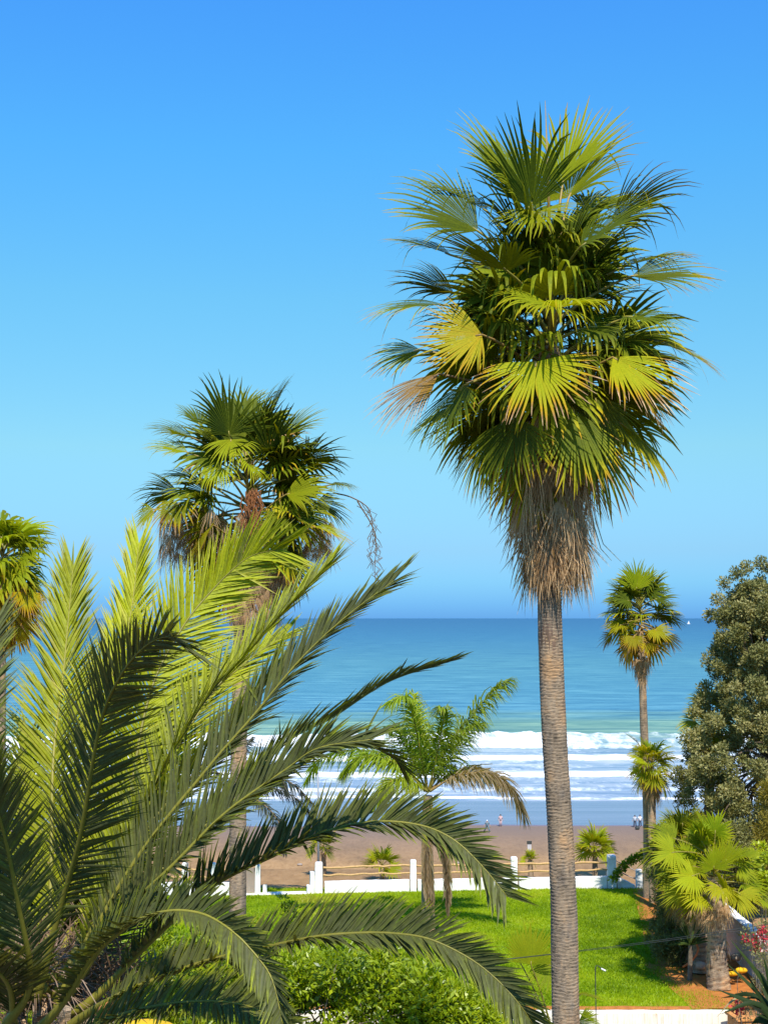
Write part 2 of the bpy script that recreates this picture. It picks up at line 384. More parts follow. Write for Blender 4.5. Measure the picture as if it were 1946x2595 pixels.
# far white horses
wh = noise(t, coords(t, (0.012, 0.035, 1), 'Position'), 1.0, 4, 0.6)
whf = N(t, 'ShaderNodeMapRange'); whf.inputs[1].default_value = 0.70; whf.inputs[2].default_value = 0.76; whf.inputs[4].default_value = 0.5
t.links.new(wh, whf.inputs[0])
ff = math_(t, 'MAXIMUM', fac.outputs[0], whf.outputs[0])
c = mixc(t, ff, c, (0.80, 0.82, 0.82))
t.links.new(c, b.inputs['Base Color'])
t.links.new(math_(t, 'MULTIPLY_ADD', ff, 0.45, 0.45), b.inputs['Roughness'])
t.links.new(math_(t, 'MULTIPLY_ADD', ff, -0.25, 0.3), b.inputs['Specular IOR Level'])
wv1 = noise(t, coords(t, (0.25, 0.5, 1), 'Position'), 1.0, 6, 0.7)
bump(t, b, wv1, 0.9, 0.5)
tag(mk('sea', V, grid_faces(*X.shape), m_sea, attrs={'dry': foam.ravel()}, smooth=True, loc=(0, 0, 0)), 'blue sea with rows of white breakers rolling in', kind='structure')

# lawn: a slab, and its grass
LZ = 1.0
def lawn_right(y): return np.interp(y, [44.3, 46, 50, 56, 64.2], [10.7, 10.6, 10.2, 11.2, 12.2])
ys = np.linspace(44.62, 64.2, 40)
V = []; nc = 30
for y in ys:
    for k in range(nc):
        x = -13 + (lawn_right(y) + 13) * k / (nc - 1)
        V.append((x, y, LZ + 0.05 * (fbm(x * .4 + 20, y * .4, 4, 2) - .4)))
m_grassbase = grained('lawn_turf', (0.14, 0.22, 0.003), (0.24, 0.32, 0.004), 1.2, 0.95, (1, 1, 1), 0.5, 0.03, 0.1)
tag(mk('lawn', V, grid_faces(40, nc), m_grassbase, smooth=True, loc=(0, 44.6, LZ)), 'bright green garden lawn', kind='structure')
def grass(n):
    x = rng.uniform(-13, 12.2, n); y = rng.uniform(44.62, 64.3, n)
    den = fbm(x * 1.3 + 5, y * 1.3, 8, 3)
    ok = (x < lawn_right(y) + rng.normal(0, 0.18, n)) & (rng.random(n) < 0.35 + den)
    x = x[ok]; y = y[ok]; den = den[ok]; n = len(x)
    h = rng.uniform(0.03, 0.10, n) * (0.6 + den); a = rng.uniform(0, 2 * np.pi, n); ww = rng.uniform(0.010, 0.022, n)
    ln = rng.uniform(0, 0.09, n); b2 = rng.uniform(0, 2 * np.pi, n)
    z = LZ + 0.05 * (fbm(x * .4 + 20, y * .4, 4, 2) - .4) - 0.01
    A = np.stack([x - np.cos(a) * ww, y - np.sin(a) * ww, z], 1); B = np.stack([x + np.cos(a) * ww, y + np.sin(a) * ww, z], 1)
    T = np.stack([x + np.cos(b2) * ln, y + np.sin(b2) * ln, z + h], 1)
    V = np.stack([A, B, T], 1).reshape(-1, 3)
    patch = fbm(x * 0.35 + 60, y * 0.35, 18, 3)
    dry = np.clip(rng.uniform(0, 0.55, n) + (patch - 0.43) * 2.4 + np.clip((45.6 - y), 0, 1) * 0.5, 0, 1)
    return V, np.arange(3 * n).reshape(-1, 3), np.repeat(dry, 3)
m_grass = leafmat('grass_blade', [(0.0, (0.15, 0.25, 0.002)), (0.45, (0.27, 0.38, 0.002)), (0.8, (0.38, 0.45, 0.006)), (1.0, (0.40, 0.36, 0.06))], 0.4, 0.5, 0.3, 0.0, 1.5, 3.0)
V, Fc, dr = grass(420000)
tag(mk('grass', V, Fc, m_grass, attrs={'dry': dr}, loc=(0, 44.6, LZ)), 'short uneven grass covering the lawn', 'grass', kind='stuff')
# planting bed soil on the right and front strip
V = []
ys = np.linspace(44.66, 64, 40)
for y in ys:
    for k in range(12):
        x = lawn_right(y) - 1.2 + (12.29 - lawn_right(y) + 1.2) * k / 11
        V.append((x, y, LZ + 0.035 + 0.16 * max(0, fbm(np.array(x * 1.1), np.array(y * 1.1), 9, 3) - 0.42) * min(1, k / 3) - 0.03 * (k < 2)))
tag(mk('flowerbed_soil', V, grid_faces(40, 12), m_soil, smooth=True, loc=(11, 44.7, LZ)), 'orange earth of the planting bed beside the lawn', kind='structure')
V = []
for k, x in enumerate(np.linspace(-13, 9.4, 80)):
    wv = 0.22 + 0.22 * fbm(np.array(x * 1.2), np.array(3.3), 10, 3)
    V += [(x, 44.62, LZ + 0.012), (x, 44.62 + wv * 0.5, LZ + 0.055), (x, 44.62 + wv, LZ + 0.03)]
tag(mk('lawn_edge_soil', V, grid_faces(80, 3), m_soil, smooth=True, loc=(-2, 44.6, LZ)), 'strip of orange earth along the near lawn edge', kind='structure')

# ------------------------------------------------------------------ leaves
UP = np.array([0, 0, 1.0])
def fan_arr(hub, u, L, nseg=36, span=R(115), droop=0.9, split=0.52, fold=0.35, cup=0.25, dry0=0.1, drytip=0.5, nrm=None, ragged=0.2, m=7, seed=0):
    g = np.random.default_rng(seed)
    u = np.asarray(u, float); u = u / np.linalg.norm(u)
    up = UP if nrm is None else np.asarray(nrm, float)
    n = up - up.dot(u) * u
    if np.linalg.norm(n) < 0.08: n = np.array([0, -1.0, 0.2]); n = n - n.dot(u) * u
    n /= np.linalg.norm(n); v = np.cross(n, u)
    th = np.linspace(-span, span, nseg); dth = 2 * span / (nseg - 1)
    th = th + g.normal(0, dth * 0.08, nseg)
    Ls = L * (1 - 0.30 * (np.abs(th) / span) ** 2) * (1 - ragged * g.random(nseg)) * np.where(g.random(nseg) < ragged * 0.6, g.uniform(0.5, 0.9, nseg), 1)
    d0 = np.cos(th)[:, None] * u + np.sin(th)[:, None] * v + n * (cup * np.abs(np.sin(th)) ** 1.5)[:, None]
    d0 /= np.linalg.norm(d0, axis=1)[:, None]
    tv = -np.sin(th)[:, None] * u + np.cos(th)[:, None] * v
    S = np.linspace(0.03, 1, m)
    dr = droop * 0.55 * (0.4 + 1.1 * g.random(nseg)); lat = g.normal(0, 0.25, nseg)
    hard = g.random(nseg) < 0.16 * droop
    pos = hub + d0 * (Ls * S[0])[:, None]
    rows = []; dirs = d0.copy()
    for k in range(m):
        s = S[k]
        if k:
            e = max(0.0, (s + S[k - 1]) / 2 - split * 0.8)
            dirs = d0 + (-UP)[None, :] * (dr * (e * 2.2) ** 1.5 * (1 + 5.0 * hard))[:, None] + tv * (lat * e * 1.2)[:, None] + n * (-0.15 * s)
            dirs /= np.linalg.norm(dirs, axis=1)[:, None]
            pos = pos + dirs * (Ls * (S[k] - S[k - 1]))[:, None]
        hw = Ls * min(s, split) * math.tan(dth / 2) * (1.03 if s <= split else 1.0)
        if s > split: hw = hw * max(0.01, 1 - (s - split) / (1 - split)) ** 0.62
        rows.append(np.stack([pos - tv * hw[:, None], pos + n * (fold * hw)[:, None] * (1 if s > 0.1 else 0.4), pos + tv * hw[:, None]], 1))
    V = np.stack(rows, 1)                       # seg, m, 3, 3
    idx = np.arange(nseg * m * 3).reshape(nseg, m, 3)
    a = idx[:, :-1, :-1]; b_ = idx[:, :-1, 1:]; c_ = idx[:, 1:, 1:]; d_ = idx[:, 1:, :-1]
    Fc = np.stack([a, b_, c_, d_], -1).reshape(-1, 4)
    brown = np.clip(0.5 + 0.6 * (g.random(nseg)), 0, 1.1)[:, None, None]
    s3 = S[None, :, None]
    dry = dry0 + g.normal(0, 0.03, nseg)[:, None, None] + drytip * brown * np.clip((s3 - 0.52) / 0.48, 0, 1) ** 1.2 + 0.08 * (s3 < 0.08)
    dry = np.broadcast_to(dry, (nseg, m, 3)).clip(0, 1)
    return V.reshape(-1, 3), Fc, dry.ravel()

def petiole_pts(base, hub, u, sag=0.12):
    base = Vector(base); hub = Vector(hub); L = (hub - base).length
    mid = (base + hub) / 2 + Vector((0, 0, sag * L))
    o = []
    for k in range(7):
        t_ = k / 6
        o.append((1 - t_) ** 2 * base + 2 * t_ * (1 - t_) * mid + t_ * t_ * hub)
    o.append(hub + Vector(u) * 0.1)
    return o

def leaf(parent, base, hub, tip, name='leaf', mat=None, pet=True, prad=0.022, label=None, seed=0, pdry=0.1, **kw):
    hub = Vector(hub); tip = Vector(tip); u = (tip - hub); L = u.length; u.normalize()
    if kw.get('nrm') is None:
        q_ = random.Random(seed * 7 + 1).uniform(-1.1, 0.75); kw['nrm'] = (0.25 * q_, q_, 1.0) if abs(u.z) < 0.8 else None
    V, Fc, dr = fan_arr(np.array(hub), np.array(u), L * 1.05, seed=seed, **kw)
    o = mk(name, V, Fc, mat or m_fan, parent, {'dry': dr}, True, loc=hub)
    if label: o['label'] = label
    if pet:
        pts = petiole_pts(base, hub, u)
        V, Fc = tube_arr(pts, np.linspace(prad * 1.6, prad * 0.7, len(pts)), 5)
        mk('leaf_stalk', V, Fc, m_petiole, o, {'dry': np.full(len(V), pdry)}, True)
    return o

def sph(az, el): return Vector((math.sin(az) * math.cos(el), math.cos(az) * math.cos(el), math.sin(el)))

def random_leaves(parent, axis, n, els, pl, bl, mat=None, azf=None, dry=None, seed=0, tipd=0.5, prad=0.022, droop=0.9, nseg=32, m=7, **kw):
    """spiral of fan leaves; axis(h) gives the base point for h in 0..1 (1 = youngest)"""
    rr = random.Random(seed)
    for k in range(n):
        h = (k + 0.5) / n
        az = k * 2.39996 + rr.uniform(-0.3, 0.3) if azf is None else azf(k, rr)
        el = els[0] + (els[1] - els[0]) * h ** 1.1 + R(rr.uniform(-11, 11))
        L = bl * rr.uniform(0.85, 1.12); p = pl * rr.uniform(0.8, 1.15) * (1 - 0.25 * h)
        base = axis(h); d = sph(az, el); hub = base + d * p + Vector((0, 0, 0.05 * p))
        u = sph(az + rr.uniform(-0.15, 0.15), el - R(rr.uniform(8, 26)) * math.cos(el) - (R(12) if el < 0 else 0))
        dd = (0.62 * (1 - h) ** 3 + rr.uniform(-0.05, 0.12)) if dry is None else dry(h, rr)
        leaf(parent, base, hub, hub + u * L, mat=mat, seed=seed * 991 + k, dry0=max(0, dd), drytip=tipd * rr.uniform(0.5, 1.2), droop=droop * rr.uniform(0.7, 1.3), prad=prad, nseg=nseg, m=m, pdry=min(1, 0.05 + dd), **kw)

def dead_leaves(parent, axis, n, rad, Lr, seed=0, mat=None, spread=0.22, name='dead_leaf', lean=None, nseg=20):
    """thatch of hanging dead fans: axis(h) from bottom (0) to top (1), rad(h) radius"""
    rr = random.Random(seed)
    for k in range(n):
        h = (k + rr.random()) / n
        az = k * 2.39996 + rr.uniform(-0.4, 0.4)
        r = rad(h) * rr.uniform(0.55, 1.0)
        c0 = axis(h) + sph(az, 0) * r
        if lean: c0 = c0 + lean(h)
        u = (Vector((0, 0, -1)) + sph(az, 0) * spread * rr.uniform(-0.2, 1.2) + Vector((rr.uniform(-.12, .12), rr.uniform(-.12, .12), 0))).normalized()
        L = rr.uniform(*Lr)
        V, Fc, dr = fan_arr(np.array(c0), np.array(u), L, nseg=nseg, span=R(rr.uniform(28, 52)), droop=0.5, split=0.28, fold=0.9, cup=-0.3, dry0=rr.uniform(0.84, 1.0), drytip=0.1, ragged=0.35, m=6, seed=seed * 77 + k)
        mk(name, V, Fc, mat or m_fan, parent, {'dry': dr}, True, loc=c0)

def trunk(parent, pts, r0, r1, ring=0.055, ns=28, groove=0.012, mat=None, name='trunk', wob=0.02, seed=1, flare=0.0, rows_per=3):
    L = sum((Vector(pts[i + 1]) - Vector(pts[i])).length for i in range(len(pts) - 1))
    n = int(L / ring * rows_per) + 2
    Pp, L = catmull(pts, n)
    s = np.linspace(0, L, n); th = np.linspace(0, 2 * np.pi, ns, endpoint=False)
    TH, SS = np.meshgrid(th, s)
    cx = np.cos(TH); sx = np.sin(TH)
    ph = SS / ring + 1.1 * (fbm(cx * 1.2 + 10, sx * 1.2 + SS * 1.4, seed, 3) - 0.45) + 0.5 * (vnoise(cx * 2.5 + 30, sx * 2.5 + SS * 3, seed + 3) - .5)
    saw = ph - np.floor(ph)
    cut = np.clip(1 - saw / 0.28, 0, 1) * (vnoise(cx * 3 + 9, sx * 3 + SS * 9, seed + 6) > 0.22)
    vert = np.clip(1 - np.abs((vnoise(TH * 5.1 + 3, SS * 0.8, seed + 8) - 0.5)) / 0.03, 0, 1) * (vnoise(TH * 2, SS * 1.1, seed + 12) > 0.6)
    r = (r0 + (r1 - r0) * SS / L + flare * np.exp(-SS / 0.8)) * (1 + wob * 2 * (fbm(cx + 3, SS * 0.9 + sx, seed + 5, 3) - 0.45))
    r = r + groove * (saw - 0.5) * 0.8 - groove * cut - groove * 0.8 * vert
    T = np.gradient(Pp, axis=0); T /= np.linalg.norm(T, axis=1)[:, None]
    A = np.cross(T, np.array([0, 1.0, 0])); A /= np.linalg.norm(A, axis=1)[:, None]; B = np.cross(T, A)
    V = Pp[:, None, :] + r[..., None] * (A[:, None, :] * cx[..., None] + B[:, None, :] * sx[..., None])
    return mk(name, V.reshape(-1, 3), grid_faces(n, ns, True), mat or m_trunk, parent, {'dry': np.clip(cut * 0.75 + vert * 0.6, 0, 1).ravel()}, True, loc=pts[0])

def pinnate(parent, ctrl, n=75, roll1=None, Ll=0.55, wl=0.035, roll=0.0, dihed=R(35), a0=R(62), a1=R(22), droop=0.15, mat=None, dry=0.1, rr0=0.03, start=0.12, name='frond', S=None, seed=0, label=None, plum=0.12, stalk_dry=0.1, len_tip=0.35, tipdry=0.1, st=5):
    g = np.random.default_rng(seed)
    Pp, L = catmull(ctrl, 90)
    T = np.gradient(Pp, axis=0); T /= np.linalg.norm(T, axis=1)[:, None]
    A = Pp[-1] - Pp[0]; A[2] = 0
    if S is None:
        S = np.cross(A, UP); S = S / (np.linalg.norm(S) + 1e-9)
    S = np.asarray(S, float)
    rad = np.interp(np.linspace(0, 1, 90), [0, 0.15, 0.6, 1], [rr0 * 1.8, rr0, rr0 * 0.5, rr0 * 0.12])
    Vt, Ft = tube_arr(Pp, rad, 6)
    o = mk(name, Vt, Ft, m_petiole, parent, {'dry': np.full(len(Vt), stalk_dry)}, True, loc=Pp[0])
    if label: o['label'] = label
    q = np.linspace(start, 0.995, n)
    q = np.concatenate([q, q + 0.3 / n]); side = np.concatenate([np.ones(n), -np.ones(n)]); N_ = 2 * n
    q = np.clip(q + g.normal(0, 0.25 / n, N_), 0, 1)
    f = q * 89; i0 = np.clip(f.astype(int), 0, 88); fr = (f - i0)[:, None]
    pb = Pp[i0] * (1 - fr) + Pp[i0 + 1] * fr; tb = T[i0] * (1 - fr) + T[i0 + 1] * fr; tb /= np.linalg.norm(tb, axis=1)[:, None]
    sb = S[None, :] - (tb @ S)[:, None] * tb; sb /= np.linalg.norm(sb, axis=1)[:, None]
    nb = np.cross(sb, tb)
    rl_ = roll + ((roll if roll1 is None else roll1) - roll) * np.clip((q - 0.45) / 0.55, 0, 1) ** 1.3
    cr, sr = np.cos(rl_)[:, None], np.sin(rl_)[:, None]
    sb, nb = sb * cr + nb * sr, nb * cr - sb * sr
    w_ = (q - start) / (1 - start)
    ang = a0 + (a1 - a0) * w_ ** 1.2 + g.normal(0, 0.06, N_) + np.where(g.random(N_) < .05, g.normal(0, .3, N_), 0)
    dih = dihed * (1 - 0.3 * w_) + g.normal(0, plum, N_)
    lat = sb * (side * np.cos(dih))[:, None] + nb * np.sin(dih)[:, None]
    d0 = tb * np.cos(ang)[:, None] + lat * np.sin(ang)[:, None]
    prof = np.interp(w_, [0, 0.06, 0.2, 0.5, 0.85, 1], [0.3, 0.55, 0.9, 1.0, 0.72, len_tip])
    ll = Ll * prof * (1 + g.normal(0, 0.08, N_)) * np.where(g.random(N_) < 0.04, g.uniform(.15, .7, N_), 1)
    fn = np.cross(d0, tb); fn /= np.linalg.norm(fn, axis=1)[:, None]; fn *= side[:, None]
    wd = np.cross(fn, d0); wd /= np.linalg.norm(wd, axis=1)[:, None]
    twist = g.normal(0, 0.22, N_)[:, None]; wd = wd * np.cos(twist) + fn * np.sin(twist)
    stn = np.linspace(0, 1, st); wp = np.interp(stn, [0, 0.25, 0.6, 0.85, 1], [0.55, 1.0, 0.8, 0.4, 0.04])
    pos = pb.copy(); rows = []
    for k in range(st):
        if k:
            e = (stn[k] + stn[k - 1]) / 2
            dd = d0 + (-UP)[None, :] * (droop * e * 1.8 * (1 + g.normal(0, 0.25, N_)))[:, None]; dd /= np.linalg.norm(dd, axis=1)[:, None]
            pos = pos + dd * (ll * (stn[k] - stn[k - 1]))[:, None]
        h = wl * 0.5 * wp[k]
        rows.append(np.stack([pos - wd * h, pos - fn * h * 0.45, pos + wd * h], 1))
    V = np.stack(rows, 1); idx = np.arange(N_ * st * 3).reshape(N_, st, 3)
    a = idx[:, :-1, :-1]; b_ = idx[:, :-1, 1:]; c_ = idx[:, 1:, 1:]; d_ = idx[:, 1:, :-1]
    Fc = np.stack([a, b_, c_, d_], -1).reshape(-1, 4)
    dr = np.clip(dry + g.normal(0, 0.05, N_)[:, None, None] + tipdry * stn[None, :, None] ** 3 + np.zeros((1, 1, 3)), 0, 1)
    tag(mk('leaflets', V.reshape(-1, 3), Fc, mat or m_frond, o, {'dry': dr.ravel()}, True, loc=Pp[0]), kind='stuff')
    return o

# ------------------------------------------------------------------ the tall fan palm
D = 22.0
def r1(x, y, d=0): return P(880 + x / 1.659, 200 + y / 1.659, D + d)
def r2(x, y, d=0): return P(880 + x / 1.659, 800 + y / 1.659, D + d)
tp = [P(1445, 3683, D), P(1440, 3100, D), P(1432, 2500, D), P(1422, 2150, D), P(1404, 1850, D), P(1393, 1560, D), P(1392, 1300, D), P(1392, 1050, D), P(1392, 880, D)]
big = empty('fan_palm', tp[0], 'tallest fan palm, ringed grey trunk with thick straw skirt under its crown', 'palm tree')
trunk(big, tp, 0.235, 0.165, ring=0.052, groove=0.009, ns=40, rows_per=4, flare=0.12, wob=.065)
crown_axis = lambda h: P(1392, 1060 - 330 * h, D)
hand = [ # hub x,y,d   tip x,y,d  dry tipdry droop mat
 ((775, 540, -.5), (735, 90, -1.0), .0, .2, .35, 0, 62), ((770, 560, .1), (640, 170, .4), .12, .3, .6, 0, 80),
 ((905, 440, .4), (975, 50, .9), .26, .4, .4, 1, 60), ((930, 500, .3), (1080, 170, .8), .28, .4, .6, 1, 90),
 ((700, 470, .4), (560, 110, .9), .18, .4, .5, 0, 70), ((560, 640, -.1), (215, 380, -.3), .04, .4, .7, 0, 80),
 ((600, 560, .3), (300, 350, .8), .06, .3, .8, 0, 70), ((800, 560, -.6), (790, 640, -1.3), .30, .1, .6, 1, 120),
 ((680, 810, -1.0), (430, 560, -1.9), .02, .2, .4, 0, 105), ((975, 705, -1.0), (1330, 430, -1.6), .02, .2, .5, 0, 110),
 ((1100, 600, .2), (1400, 360, .2), .14, .6, .8, 0, 75), ((1000, 560, .5), (1200, 400, 1.1), .1, .4, .8, 0, 90),
 ((450, 740, .2), (180, 620, .3), .08, .6, .7, 0, 75), ((430, 950, -.3), (60, 950, -.5), .05, .8, .7, 0, 70),
 ((460, 900, .1), (200, 770, .1), .05, .5, .7, 0, 80), ((860, 960, -1.4), (660, 900, -2.3), .26, .35, 1.6, 1, 95),
 ((885, 965, -1.4), (1110, 880, -2.2), .26, .35, 1.5, 1, 85), ((1180, 830, -.3), (1540, 760, -.5), .16, .7, .7, 0, 60),
 ((1150, 790, .2), (1430, 690, .4), .08, .6, .9, 0, 90), ((1230, 1090, -.2), (1580, 1200, -.4), .16, .9, .7, 0, 62),
 ((1160, 1000, -.6), (1420, 1010, -1.2), .05, .4, 1.2, 0, 100),
 ((565, 1075, -1.3), (265, 1130, -1.6), .50, .2, .1, 0, 72), ((790, 1190, -1.5), (810, 1450, -2.3), .34, .75, .25, 1, 88),
 ((1105, 1170, -1.1), (1390, 1370, -1.9), .34, .9, .3, 1, 70), ((400, 1240, -.4), (140, 1450, -.9), .74, .4, .6, 0, 45),
 ((330, 1140, .0), (85, 1200, .0), .25, .95, .7, 0, 75), ((500, 1290, -.9), (370, 1570, -1.3), .02, .25, .4, 0, 85),
 ((700, 1420, -1.0), (640, 1830, -1.3), .03, .9, .35, 0, 62), ((1040, 1340, -.7), (1110, 1610, -1.1), .05, .5, .5, 0, 72),
 ((950, 1390, -1.1), (975, 1760, -1.6), .10, .9, .3, 0, 48), ((1200, 1270, -.1), (1350, 1460, -.3), .40, .9, .3, 0, 45),
 ((600, 1480, -.2), (520, 1800, -.4), .04, .9, .5, 0, 75), ((560, 1380, .2), (450, 1690, .3), .05, .5, .5, 0, 80),
 ((1020, 1500, -.2), (1040, 1900, -.3), .30, .8, .4, 0, 60), ((800, 1560, -.5), (790, 1960, -.6), .30, .9, .4, 0, 60),
]
for k, (h_, t_, dr, td, dp, lm, sp_) in enumerate(hand):
    if abs(t_[0] - 830) > 330 and k != 21:      # leaves at the sides fold into dense wedges and reach far out
        sp_ *= .72; h_ = (830 + (h_[0] - 830) * 1.04, h_[1], h_[2]); t_ = (830 + (t_[0] - 830) * 1.07, t_[1], t_[2]); td = min(1, td + .2)
    hub = r1(*h_); tip = r1(*t_)
    yb = min(1060, max(760, 200 + h_[1] / 1.659 + 130))
    if h_[1] > 1250: yb = 200 + h_[1] / 1.659 - 30
    yb = min(yb, 1080)
    leaf(big, P(1392, yb, D), hub, tip, mat=m_lime if lm else m_fan, seed=k + 1, nrm=(0, -1, .45) if k == 21 else None, dry0=dr, drytip=td, droop=dp, span=R(sp_), nseg=40 if sp_ > 70 else 32, m=8, cup=0.2,
         label='yellowed leaf with gold folds' if k == 21 else None, pdry=0.1 + dr)
random_leaves(big, crown_axis, 46, (R(-12), R(78)), 1.1, 1.42, seed=5, azf=lambda k, rr: R(rr.uniform(-105, 105)), dry=lambda h, rr: max(0, .35 * (1 - h) ** 3 + rr.uniform(-.06, .1)))
random_leaves(big, crown_axis, 26, (R(-30), R(72)), 0.8, 1.15, seed=6, dry=lambda h, rr: rr.uniform(.0, .25), droop=3.2)
# spear
V, Fc = tube_arr([P(1395, 700, D), P(1388, 450, D), P(1381, 255, D)], [0.03, 0.025, 0.004], 6); mk('spear_leaf', V, Fc, m_petiole, big, {'dry': np.full(len(V), .4)}, True)
sk_axis = lambda h: P(1392, 1400 - 340 * h, D)
dead_leaves(big, sk_axis, 200, lambda h: 0.40 + 0.42 * h ** 0.8, (0.8, 1.2), seed=3, lean=lambda h: Vector((0.0 - 0.30 * max(0, h - 0.25), 0, 0)) + Vector((0.09, -0.05, 0)))
dead_leaves(big, lambda h: P(1400, 1425 - 60 * h, D), 60, lambda h: 0.42, (0.6, 0.95), seed=13, spread=0.3)
for k in range(64):  # dark stalk-like strips, added to draw the skirt's shadow streaks on the trunk
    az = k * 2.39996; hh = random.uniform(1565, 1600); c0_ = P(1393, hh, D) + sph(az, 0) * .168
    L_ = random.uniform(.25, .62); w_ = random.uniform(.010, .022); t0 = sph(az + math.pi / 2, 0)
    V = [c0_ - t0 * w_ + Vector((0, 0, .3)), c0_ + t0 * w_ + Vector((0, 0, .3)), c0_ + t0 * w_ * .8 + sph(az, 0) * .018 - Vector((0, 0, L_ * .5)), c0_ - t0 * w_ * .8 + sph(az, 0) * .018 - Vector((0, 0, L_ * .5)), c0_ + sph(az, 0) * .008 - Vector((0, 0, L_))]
    mk('skirt_shade_strip', V, [(0, 1, 2, 3), (3, 2, 4)], m_petiole, big, {'dry': np.full(5, .98)})
# dark fibrous heart of the crown with old boots
mbh = MB()
for k in range(26):
    az = k * 2.4; zc = crown_axis((k / 26) * 0.5 - 0.15); p0 = zc + sph(az, 0) * 0.12
    mbh.tube([p0, p0 + sph(az, R(50)) * 0.3, p0 + sph(az, R(20)) * 0.55], [0.06, 0.045, 0.02], 6)
mbh.a = [np.full(len(v), .95) for v in mbh.V]
mbh.build('leaf_bases', m_petiole, big, True)
# one long flower stalk hanging to the right
V, Fc = tube_arr([r2(1040, 850), r2(1075, 960), r2(1150, 1035)], [0.008, 0.006, 0.003], 4); mk('flower_stalk', V, Fc, m_petiole, big, {'dry': np.full(len(V), .2)})
V, Fc = tube_arr([r2(1035, 880), r2(1065, 980), r2(1110, 1030)], [0.008, 0.006, 0.003], 4); mk('flower_stalk', V, Fc, m_petiole, big, {'dry': np.full(len(V), .2)})

# ------------------------------------------------------------------ second fan palm (left, middle distance)
D2 = 38.0
def q3(x, y, d=0):
    x = 750 + (x - 750) * 1.07
    return P(300 + x / 2.44, 880 + y / 2.44, D2 + d)
tp = [P(600, 2797, D2), P(602, 2400, D2), P(604, 2000, D2), P(610, 1700, D2), P(618, 1450, D2), P(628, 1300, D2)]
p2 = empty('fan_palm', tp[0], 'fan palm behind the date palm, with reddish fruit stalks and a ragged brown skirt', 'palm tree')
trunk(p2, tp, 0.24, 0.2, ring=0.09, groove=0.012, ns=24, rows_per=3, seed=21)
ax2 = lambda h: P(627, 1380 - 200 * h, D2)
hand2 = [((690, 540, -.8), (650, 130, -1.1), .03, .3, .35, 0, 85), ((700, 570, -1.0), (700, 740, -1.9), .26, .1, .8, 1, 70), ((920, 650, -.8), (1000, 330, -1.2), .02, .2, .4, 0, 125),
 ((930, 400, .3), (1040, 140, .3), .06, .3, .5, 0, 45), ((1000, 560, .1), (1230, 330, .2), .14, .5, .6, 0, 60), ((480, 560, -.2), (200, 440, -.2), .14, .4, .7, 1, 60),
 ((450, 650, -.4), (180, 560, -.6), .20, .4, .7, 1, 60), ((470, 800, 0), (250, 750, 0), .04, .3, .9, 0, 75), ((400, 900, 0), (90, 920, 0), .05, .6, .9, 0, 60),
 ((1130, 700, 0), (1440, 640, .1), .04, .3, .8, 0, 80), ((1020, 910, -.9), (1330, 830, -1.3), .28, .2, .9, 1, 60), ((1280, 850, -.2), (1470, 850, -.3), .1, .6, 1.3, 0, 80),
 ((1180, 1110, -.9), (1430, 1190, -1.3), .34, .6, .5, 1, 80), ((600, 1100, -1.3), (480, 1290, -1.9), .42, .5, .5, 1, 75), ((800, 720, -1.0), (880, 800, -1.9), .22, .3, 1.8, 1, 90),
 ((640, 750, -1.0), (560, 860, -1.9), .22, .3, 1.8, 1, 90), ((250, 1000, -.2), (110, 1130, -.2), .3, .5, .9, 0, 80), ((400, 960, -.8), (330, 1160, -1.4), .34, .9, 1.2, 0, 90),
 ((1200, 950, .3), (1420, 1080, .3), .1, .6, .9, 0, 80), ((760, 420, .5), (780, 190, .9), .1, .4, .6, 0, 80), ((520, 480, .5), (450, 320, .9), .03, .3, .6, 0, 80)]
for k, (h_, t_, dr, td, dp, lm, sp_) in enumerate(hand2):
    hub = q3(*h_); tip = q3(*t_); yb = min(1420, max(1190, 880 + h_[1] / 2.44 + 90))
    leaf(p2, P(627, yb, D2), hub, tip, mat=m_lime if lm else m_fan, seed=k + 101, dry0=dr, drytip=td, droop=dp, span=R(sp_), nseg=32, m=7, pdry=.1 + dr)
random_leaves(p2, ax2, 54, (R(-50), R(80)), 1.3, 1.45, seed=25, azf=lambda k, rr: R(rr.uniform(-115, 115)), nseg=28, m=6)
random_leaves(p2, ax2, 12, (R(-45), R(40)), 1.2, 1.2, seed=26, azf=lambda k, rr: R(rr.choice((-1, 1)) * rr.uniform(60, 120)), dry=lambda h, rr: rr.uniform(.3, .7), nseg=28, m=6, droop=1.4)
dead_leaves(p2, lambda h: P(624, 1480 - 190 * h, D2), 70, lambda h: 0.4 + 0.95 * h, (0.7, 1.15), seed=27)
dead_leaves(p2, lambda h: P(705, 1480 - 90 * h, D2), 40, lambda h: 0.35 + 0.3 * h, (0.7, 1.0), seed=28)
dead_leaves(p2, lambda h: P(450, 1400 - 130 * h, D2), 40, lambda h: 0.5, (0.7, 1.1), seed=29)
dead_leaves(p2, lambda h: P(800, 1400 - 90 * h, D2), 28, lambda h: 0.42, (0.6, 0.9), seed=30)
dead_leaves(p2, lambda h: P(640, 1560 - 90 * h, D2), 60, lambda h: 0.75, (0.6, 0.9), seed=31)
mb = MB()
for k in range(170):
    c0 = q3(825 + random.gauss(0, 28), 990 + random.uniform(-120, 120), -1.5 + random.uniform(-.2, .2))
    mb.tube([c0, c0 + Vector((random.uniform(-.06, .06), 0, -.12)), c0 + Vector((random.uniform(-.12, .12), 0, -.26))], [.012, .016, .006], 4)
tag(mb.build('fruit_cluster', m_spathe, p2), 'hanging bunch of rust-coloured fruit stalks')
